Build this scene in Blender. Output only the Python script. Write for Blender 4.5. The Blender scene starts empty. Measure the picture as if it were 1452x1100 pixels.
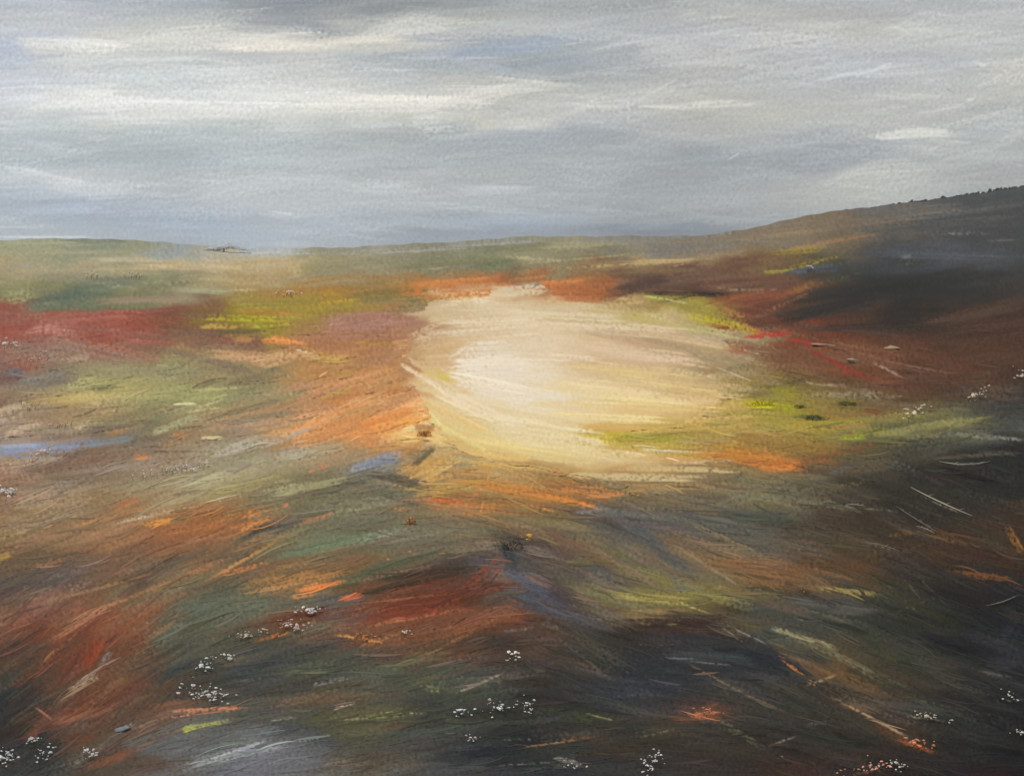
import bpy, math
import numpy as np
from mathutils import Vector, Matrix
# ------------------------------------------------------------------ camera, sky light, sun, exposure
SC = bpy.context.scene
COL = SC.collection
EYE, F_PX, HZ_Y = 12.0, 1557.0, 368.0
PITCH = math.atan((550.0-HZ_Y)/F_PX)
cam_d = bpy.data.cameras.new('camera'); cam = bpy.data.objects.new('camera', cam_d); COL.objects.link(cam)
cam.location = (0, 0, EYE); cam.rotation_euler = (math.radians(90)-PITCH, 0, 0)
cam_d.sensor_width = 36.0; cam_d.lens = F_PX*36.0/1452.0; cam_d.clip_start = .1; cam_d.clip_end = 60000
SC.camera = cam
SUN_EL, SUN_AZ = math.radians(48), math.radians(-55)     # azimuth from +Y towards +X
world = bpy.data.worlds.new('World'); SC.world = world; world.use_nodes = True
nt = world.node_tree; nt.nodes.clear()
out = nt.nodes.new('ShaderNodeOutputWorld')
sky_t = nt.nodes.new('ShaderNodeTexSky'); sky_t.sky_type = 'NISHITA'; sky_t.sun_disc = False
sky_t.sun_elevation = SUN_EL; sky_t.sun_rotation = SUN_AZ
bg1 = nt.nodes.new('ShaderNodeBackground'); bg1.inputs['Strength'].default_value = .08
nt.links.new(sky_t.outputs[0], bg1.inputs[0])
bg2 = nt.nodes.new('ShaderNodeBackground')               # the closed cloud deck overhead: brightest at the zenith, as overcast is
tc = nt.nodes.new('ShaderNodeTexCoord'); sx = nt.nodes.new('ShaderNodeSeparateXYZ'); nt.links.new(tc.outputs['Generated'], sx.inputs[0])
mr = nt.nodes.new('ShaderNodeMapRange'); mr.inputs[1].default_value = 0; mr.inputs[2].default_value = 1
mr.inputs[3].default_value = .26; mr.inputs[4].default_value = .62; nt.links.new(sx.outputs[2], mr.inputs[0])
bg2.inputs[0].default_value = (.96, .985, 1.0, 1); nt.links.new(mr.outputs[0], bg2.inputs[1])
mx = nt.nodes.new('ShaderNodeMixShader'); mx.inputs[0].default_value = .85
nt.links.new(bg1.outputs[0], mx.inputs[1]); nt.links.new(bg2.outputs[0], mx.inputs[2]); nt.links.new(mx.outputs[0], out.inputs[0])
sun_d = bpy.data.lights.new('sun', 'SUN'); sun_d.energy = 1.5; sun_d.angle = math.radians(12); sun_d.color = (1.0, .95, .87)
sun = bpy.data.objects.new('sun', sun_d); COL.objects.link(sun)
sdir = Vector((math.sin(SUN_AZ)*math.cos(SUN_EL), math.cos(SUN_AZ)*math.cos(SUN_EL), math.sin(SUN_EL)))
sun.rotation_euler = (-sdir).to_track_quat('-Z', 'Y').to_euler(); sun.location = (0, 0, 200)
SC.view_settings.view_transform = 'Standard'; SC.view_settings.look = 'None'
SC.view_settings.exposure = .5; SC.view_settings.gamma = 1.0; SC.view_settings.use_curve_mapping = False
SC.cycles.max_bounces = 4
GAIN = np.array([1.07, 1.10, 1.18])    # how bright a white level surface comes out under this light
HAZE = .00006
# ------------------------------------------------------------------ colour survey
# ---------------------------------------------------------------- ground cover survey with haze grey painted into the far land (colour of the land and of the cloud, row by row)
ROWS_X = [0,90,180,270,360,450,540,630,720,810,900,990,1080,1170,1260,1350,1440]
LAND_ROWS = """
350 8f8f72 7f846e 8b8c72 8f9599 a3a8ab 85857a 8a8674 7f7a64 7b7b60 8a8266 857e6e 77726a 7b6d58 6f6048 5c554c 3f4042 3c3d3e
370 9d8f6e 9b9074 a39a7b b0a07a a89876 8d8463 857c60 78735a 6c6e54 7d7458 a39065 97805c 6d5a37 4c4a35 3a3c40 474a52 3d3f42
390 8f8669 857e66 7b7a5e 93855f a0895f 8a7d55 8b6e47 8e6a3c a9653a 8a5f38 6d4a35 6b4c3a 6b4a30 454540 32332f 2d2e2c 343433
410 7c7a52 5c6450 65664b 8d8166 8a7a50 97692c 7c6a36 b56c30 d0bd9c 99592c 5d3f32 4f372c 6d4b38 5b4430 2e2c28 2b2a28 383230
430 776c4c 545c4b 5f6247 71543e 8d7a2f 8f7e2c 8a6845 b19a72 d3c2a4 c0a882 9c8050 8b7a2e 70422c 503a2c 2e2a27 332b27 43332a
450 7d4438 84493a 7e3f32 6d4330 7e7a1f 8e7040 966a50 c9b492 d8c8ac cfbb98 bba67a a79a40 6c4030 4f382c 352c27 3f3029 4b3329
475 7c4236 7b4439 7c4a3c 71503f 8f7340 9a6b4c 996a4a cbb28c d9c8ac cdb795 c2ab8a a8935f 8a3c25 7a3a28 5a3a2c 4a3328 4e352a
500 75564c 7d6150 7d604e 79614b a07c52 a2764c a3754a cfb285 dccfba d4bf9f c4a98a b09a78 8d7a5c 6f4b35 68432f 573a2b 54392b
530 6d5f56 6b6357 807a5a 857c58 7b6d52 a37a4c a87445 d3ba8d e0d6c4 d6c3a0 cdb692 a99770 8a7147 7b5236 6c4230 51372b 4d382c
560 7d6a55 9c8b56 8f8757 8b8a5c 807d5c 9f7a52 aa7042 d6bf94 e1d8c7 dccbab d3c08f b59f68 8d8a2a 7a6a3c 5d4634 573e2c 3a3a38
590 8a7660 8d7459 857a58 83805a 97795a a37a55 bd7a42 d8c08d ddcfb0 d9c59c cdb681 bb9c5e 94803c 8a7a34 8a7d48 74704c 3f413f
620 87786a 7f7264 6f665c 7b6650 87796c a88054 bd7b45 d4b878 dcc998 d6c189 a8913f 9a8340 90753f 8a6f36 54503a 4b4c46 5b5c58
650 84705f 6b5748 755f4a 857460 85806a 94785a 6f6d6a b89866 bfa878 cdb687 c1a776 b08245 a5703a 5f4938 3d3a35 34322e 2b2a29
680 7c5c4a 776552 7a6c56 8c8568 7d7350 6e6850 59584f 8c7a52 9c7b4c a3834c 93754c 77684a 6a6248 504a3c 393630 312f2b 282827
710 745e4c 786349 80674a 8d8260 6b6650 5f5c48 66604b a8683a 8c6c42 9c6437 5c5244 5c5443 605a46 423e36 32302b 34302b 2e2c2a
740 7b6248 6d5940 775640 8a5834 70583c 605e4c 5f5f4e 6e614a 6b5a40 5e5648 4e4e4c 4e4c46 4d4a42 4a3f34 3c342b 33302c 443429
770 6b5638 6b4e38 70503a 74503a 5e5040 5f6450 62594a 5e5546 4f4438 604b3a 55504a 63503e 53504c 44382e 43352b 4a382b 3a2f28
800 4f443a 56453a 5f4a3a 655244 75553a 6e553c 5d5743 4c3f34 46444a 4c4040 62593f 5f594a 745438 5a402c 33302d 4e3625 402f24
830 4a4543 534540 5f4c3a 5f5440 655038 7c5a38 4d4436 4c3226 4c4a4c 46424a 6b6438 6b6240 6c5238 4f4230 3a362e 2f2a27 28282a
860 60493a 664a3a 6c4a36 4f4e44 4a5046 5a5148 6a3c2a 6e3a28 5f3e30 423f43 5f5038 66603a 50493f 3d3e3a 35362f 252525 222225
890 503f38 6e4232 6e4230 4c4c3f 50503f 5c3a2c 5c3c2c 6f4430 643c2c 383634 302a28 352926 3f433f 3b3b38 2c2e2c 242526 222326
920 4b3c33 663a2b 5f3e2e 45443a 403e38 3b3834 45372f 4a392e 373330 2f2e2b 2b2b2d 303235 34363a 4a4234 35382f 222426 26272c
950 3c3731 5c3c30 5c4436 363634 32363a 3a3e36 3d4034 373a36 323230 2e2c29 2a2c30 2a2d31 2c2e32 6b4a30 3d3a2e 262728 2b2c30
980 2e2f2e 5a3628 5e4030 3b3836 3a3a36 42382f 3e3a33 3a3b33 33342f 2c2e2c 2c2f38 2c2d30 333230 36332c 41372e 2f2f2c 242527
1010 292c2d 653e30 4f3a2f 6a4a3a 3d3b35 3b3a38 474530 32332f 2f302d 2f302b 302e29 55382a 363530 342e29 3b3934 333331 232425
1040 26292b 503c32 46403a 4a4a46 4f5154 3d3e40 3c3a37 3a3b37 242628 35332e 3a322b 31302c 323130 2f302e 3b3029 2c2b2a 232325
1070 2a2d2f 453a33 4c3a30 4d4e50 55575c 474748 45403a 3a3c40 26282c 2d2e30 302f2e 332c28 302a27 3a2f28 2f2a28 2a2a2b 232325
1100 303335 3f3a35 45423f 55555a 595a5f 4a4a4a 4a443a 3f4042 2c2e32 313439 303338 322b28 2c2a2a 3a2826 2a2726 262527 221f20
"""  # the skyline row carries misty haze grey as land colour
SKY_PTS = """
5: 0 a9b0bd 60 b3b8bf 150 a9aeb5 250 9ea5ac 330 949ba2 400 868d94 480 83898e 560 868d90 700 9fa3a4 900 9b9fa0 1050 b0b1ae 1250 aaadaf 1452 b0b3b3
35: 0 b4b8ba 100 b9bcb9 200 b8bbb7 330 b0b3b0 400 969b9f 460 aeafaa 540 b8b7b0 620 c2bfb4 750 b7b7b3 860 a5a9aa 960 adb0b1 1150 b4b3ae 1300 b3b5b4 1452 b6b8b7
58: 0 adb6c8 60 cccbc4 130 cfccc3 230 cdcbc5 300 c9c7bf 380 c4c3bc 470 d2cbbb 560 c9c4b6 650 aeb2b4 740 8f9ba9 800 97a0a8 900 a5a8aa 1000 abaeb2 1200 b5b4b1 1452 b3b6b6
85: 0 aab2bc 80 c3c4c4 180 b9bcbd 270 aeb3b3 350 b6b9b8 450 bbbcbb 560 a9adb0 640 8d98a2 700 919aa1 800 9ea4a7 900 a6a9aa 1000 b2b2b0 1100 b0b2b1 1220 adb1b6 1330 afb4b8 1452 bab9b0
115: 0 bec3cb 100 c6c8c6 200 bcc1c1 330 bfc2c0 460 c4c5c2 560 b3b6b6 650 b5b5b0 780 aaaca9 900 a5a9a9 1000 b4b3ae 1100 adb0b1 1200 adb0b1 1330 b5b8b8 1452 b9b7ad
145: 0 c0c4c8 100 cecfcb 200 cfcfca 330 cccdc8 480 cfcdc4 560 d2cfc5 650 bfbdb2 780 b9b8b0 900 b6b7b2 1000 c0beb4 1080 b8b8b2 1200 b0b2b1 1330 b3b5b3 1452 b3b5b1
165: 0 b8bcc0 60 c0c4c1 150 c6c7c1 260 cbccc6 380 c5c6c1 500 c1c2ba 620 bab9ad 700 b5b6b4 850 a9acae 1000 b3b3ad 1100 aeb1af 1250 b9b8b0 1350 b0b3b2 1452 adb1b0
190: 0 a4adb2 130 aab2b3 250 a4aeb2 400 adb2b0 520 a9adab 650 9ea5a9 750 90989f 830 949b9e 960 b1b1ad 1100 a0a6aa 1250 a5a8a9 1330 b1b3b0 1452 a9adae
225: 0 aab1b5 150 a5adb0 300 9ba5ab 420 a6acae 520 a1a7aa 650 9fa6a9 800 9da3a6 900 9da3a7 1000 9ba0a3 1100 8f979f 1150 8c95a0 1250 9aa0a4 1350 a8acaa 1452 a9adac
255: 0 b5babd 80 c0c2c2 160 b2b8bb 300 a6adaf 430 a5aaab 560 a8acac 700 a4a8a8 850 9fa4a5 1000 9a9fa0 1100 a4a8a6 1220 b7b8b0 1300 afb2ae 1452 a8acaa
285: 0 9ba6b2 100 9fabb8 200 abb3b8 330 b0b4b5 480 acb1b3 600 adb2b4 750 a2a7a9 900 9ea4a6 1000 a0a5a6 1100 aaacaa 1180 b5b6b0 1300 a8acaa 1452 a0a4a2
310: 0 a5adb2 100 9eaab6 200 97a6b8 300 9aa7b5 400 b0b6ba 520 a4adb2 620 9aa3a9 720 8f9cab 850 98a0a5 950 949ca1 1050 a0a4a5 1200 a4a8a6 1452 989c9b
330: 0 a5adb3 150 a3acb3 260 9ba6b0 330 9da7b2 450 9fa7ad 600 9098a0 750 888f99 900 7c828b 980 77808a 1060 8a9094 1452 989c9b
350: 0 a5adb3 260 9ba6b0 350 a5adb4 450 9fa7ad 600 9098a0 1452 989c9b
"""
# dabs: x y angle length width colour mode [sag]   (angle: + climbs to the right; mode s soft, m medium, c crisp, d dry)
SKY_DABS = """
60 12 0 130 18 adb2ba s
420 14 1 230 24 868c92 d
500 22 2 190 16 868c90 d
560 8 1 190 18 84898d s
330 22 4 170 14 b4b6b1 d
870 10 2 220 16 999d9e s
980 18 10 40 10 c4c1b8 s
1010 26 4 60 6 cfccc3 c
60 45 -4 130 10 a8b0be d
10 60 -30 50 12 a9b3c8 s
60 60 -6 130 8 dad6ca m
90 66 0 80 5 e2dfd4 c
140 47 6 90 7 cac8c0 m
165 62 -25 60 6 d6d3cb m -3
230 63 -3 180 9 d3d0c7 m
280 69 -1 120 4 dcd8ca c
250 40 4 260 5 cbc9bc d
230 44 -4 120 12 a9adae d
470 58 2 230 18 d6cfc0 m
560 50 5 220 12 cdc8ba m
380 49 -2 60 4 e0dccf c
430 47 2 90 3 dedacb c
610 34 4 220 8 c6c2b4 m
740 38 -4 160 14 b6b6b3 m 6
790 28 6 170 6 c9c7c0 d
560 68 3 200 10 ccc6b8 s
640 78 0 180 16 a8adb1 d
600 88 8 120 16 a0a5a9 d
700 68 8 160 24 8f9ba9 d
760 56 6 150 12 8e9aaa d
690 74 4 110 12 8695a8 m
850 48 3 130 12 9ca3a8 d
800 63 6 80 2 c6cccf c
690 92 6 150 12 98a0a4 m
760 78 8 180 14 9ba2a6 s
160 83 -2 120 8 bfc1c0 s
230 80 3 160 10 acb1b3 d
250 92 0 170 12 a9b0b1 m
310 87 -6 70 3 cdccc4 c
380 75 1 130 4 abaea9 d
430 86 4 120 8 b8b9b6 m
140 105 3 130 4 ccd0d2 d 6
110 112 -2 120 8 bcc0c2 m
320 105 12 60 14 c3c6c4 s
420 100 6 120 10 bcbebd d
90 140 -2 150 16 d2d1cb s
260 150 -2 260 14 d3d2cb s
400 130 0 200 20 c9cac6 s
560 140 -1 170 10 d9d5ca m
500 152 2 180 14 cfcdc4 m
690 130 0 160 10 c3c1b8 m
720 137 0 70 3 d6d3c9 c
640 158 2 110 8 b9b8ab d
760 116 -6 180 8 bab9b2 d
820 136 -2 120 6 b6b6ae d
860 148 -2 110 5 dad7cd c -3
960 150 2 120 5 d3d0c5 c
1010 146 4 80 7 cfccc2 m
930 128 28 60 3 cccac2 c
840 144 30 20 4 d8d6ce c
1040 98 -6 180 6 bcbbb6 d 4
880 95 8 170 8 a3a7a8 m
870 75 4 180 8 a1a5a8 s
1020 62 2 150 16 a1a6ac d
1090 42 2 120 8 a8aba9 d
1000 75 8 110 5 b8b9b8 c
1180 55 10 150 10 b9b6b0 s
1290 40 8 120 7 c0bdb3 m
1270 43 -4 30 3 cecbc2 c 4
1360 40 0 30 3 d2d1cc c
1250 94 22 34 6 dcdcd9 c
1240 100 14 60 4 c9cacb c
1390 91 -15 20 5 dadbd9 c
1190 108 2 140 14 a5abb3 s
1150 125 -10 120 4 c0c2c4 c 4
1330 118 -14 50 5 cdd1d4 c
1350 130 -30 24 4 8f9494 c
1400 118 20 60 8 c4c9cc d
1378 140 30 16 6 d5d8d8 c
1430 95 40 60 10 c8c5b8 m
1420 140 10 80 8 b9b6aa m
1270 146 4 160 6 c3c1b7 m 8
1170 168 -2 150 4 cfccc2 c -6
1230 158 8 120 4 c9c7be c
1330 155 10 110 5 bfbdb4 m
1240 184 6 70 5 a2a6a7 m
1300 190 2 90 12 d2d0c7 m 4
1265 198 4 50 3 dcd9cf c
1340 200 -6 90 6 c3c2ba m
1290 210 0 80 8 bbbcb8 m
1440 190 15 50 5 c3c5c2 c
1000 195 -2 160 8 bbbab2 m
1040 222 30 30 2 c9cbc9 c
1150 228 2 190 16 919aa3 s
1210 222 -2 140 10 959da4 m
1090 240 2 120 12 99a0a5 s
1240 238 10 120 14 bbbdb3 m 6
1230 246 8 90 6 c6c7bd m
1200 262 -4 90 5 c8c8c2 c
1160 275 20 60 18 b4b5ae s
1150 285 10 50 8 bdbdb6 d
1230 290 4 80 5 b3b6b4 m
1340 240 0 160 20 aab0ac s
1060 205 -2 180 10 aab0b2 s
760 195 0 170 22 929aa1 d
830 190 3 120 12 929a9f d
730 182 2 50 6 bbc2c8 d
650 200 -3 120 14 a2a8ab d
870 210 0 110 12 a2a7a9 s
540 205 0 160 10 9fa6a8 s
560 188 8 90 5 969c9c d
600 170 16 40 3 c6cbcd c
520 177 0 90 7 bcc2c2 m
560 160 -2 60 3 b0aea6 d
470 172 4 120 8 b0b7b3 s
140 172 -12 120 8 c6c9c3 s -4
100 185 -12 110 10 a5aeb1 s
230 190 0 130 16 a3adb1 s
340 215 0 200 20 a0a8ad s
420 200 3 120 10 b0b4b4 s
60 205 4 90 8 b6bab8 s
190 222 2 200 12 9fa8ac s
50 230 6 90 10 a6b1bf s
50 246 -10 100 8 c4c7c9 m
85 258 -22 70 18 cccdcc s
130 252 -4 110 4 c4c6c7 c
220 262 -5 90 4 c2c4c4 c
300 250 4 130 18 a5abac s
280 255 -2 100 10 b4b7b6 d
240 276 2 60 6 bdc1c1 m
350 245 -3 60 10 9da3a6 s
20 275 -20 60 10 9ca8b0 s
90 292 2 150 18 99a8bb s
170 285 -8 130 12 a3b0bd s
240 300 2 160 14 9caab8 s
300 318 -1 140 14 98a7ba s
300 302 -3 130 6 b5bbbf m
400 305 -2 80 10 b9bfc3 s
400 302 -10 26 2 e0e3e5 c
450 295 4 120 6 b3b8ba m
430 318 0 110 12 99a5b1 s
560 290 0 200 12 b0b6b8 s
600 282 6 150 8 adb2b3 m
520 262 2 120 6 b6babb m
620 250 4 160 14 a9adad s
700 260 -4 160 20 a6a9a9 s
690 296 -4 180 10 b2b7bb d
700 312 2 190 10 8b9aac m
740 322 0 170 7 838f9d d
610 325 2 130 7 888f96 d
500 330 2 150 6 9aa0a5 d
860 310 -2 200 10 9ca4a9 s
930 322 2 200 7 7f8b9a m
900 280 0 190 16 a0a5a7 s
800 230 0 200 18 a2a7a9 s
960 240 0 180 16 999ea2 s
880 300 -4 110 5 b2b7b9 m
1000 300 0 140 20 9fa4a5 s
1060 312 8 120 6 a8abab m
1150 300 8 90 4 b4b5b2 m
60 325 2 130 8 a3abb1 m
60 336 0 120 3 b8bdc0 c
200 332 2 170 7 a2abb4 s
250 345 -2 120 6 9ca4ad m
400 345 0 130 8 a9b0b6 s
390 358 0 100 8 b2b7ba m
380 350 -2 30 3 c6cacc c
470 348 4 80 3 8b9299 d
300 150 -1 260 14 dcdcd6 m
560 142 0 200 10 ded9cc m
130 60 -4 180 8 dcd8ce m
470 60 3 220 10 dcd4c2 m
1000 150 3 150 8 cfccc2 m
1290 190 2 110 12 d8d6cc m
1200 140 8 200 6 c6c4ba c
1100 60 12 220 6 c0beb6 c
1330 60 10 180 6 c4c3bc c
1150 190 -4 200 5 bcbcb6 c
1380 170 14 140 7 c4c2b6 c
950 90 8 200 6 b9babb c
1240 250 6 160 10 bfc0b6 m
760 90 8 200 8 8e98a4 m
740 66 5 170 12 8a98aa m
900 60 10 180 5 bdbfbf c
60 250 -12 150 10 c8cbcd m
350 250 -3 200 5 bcc0c2 c
700 160 3 160 6 c8c5ba c
"""
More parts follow.
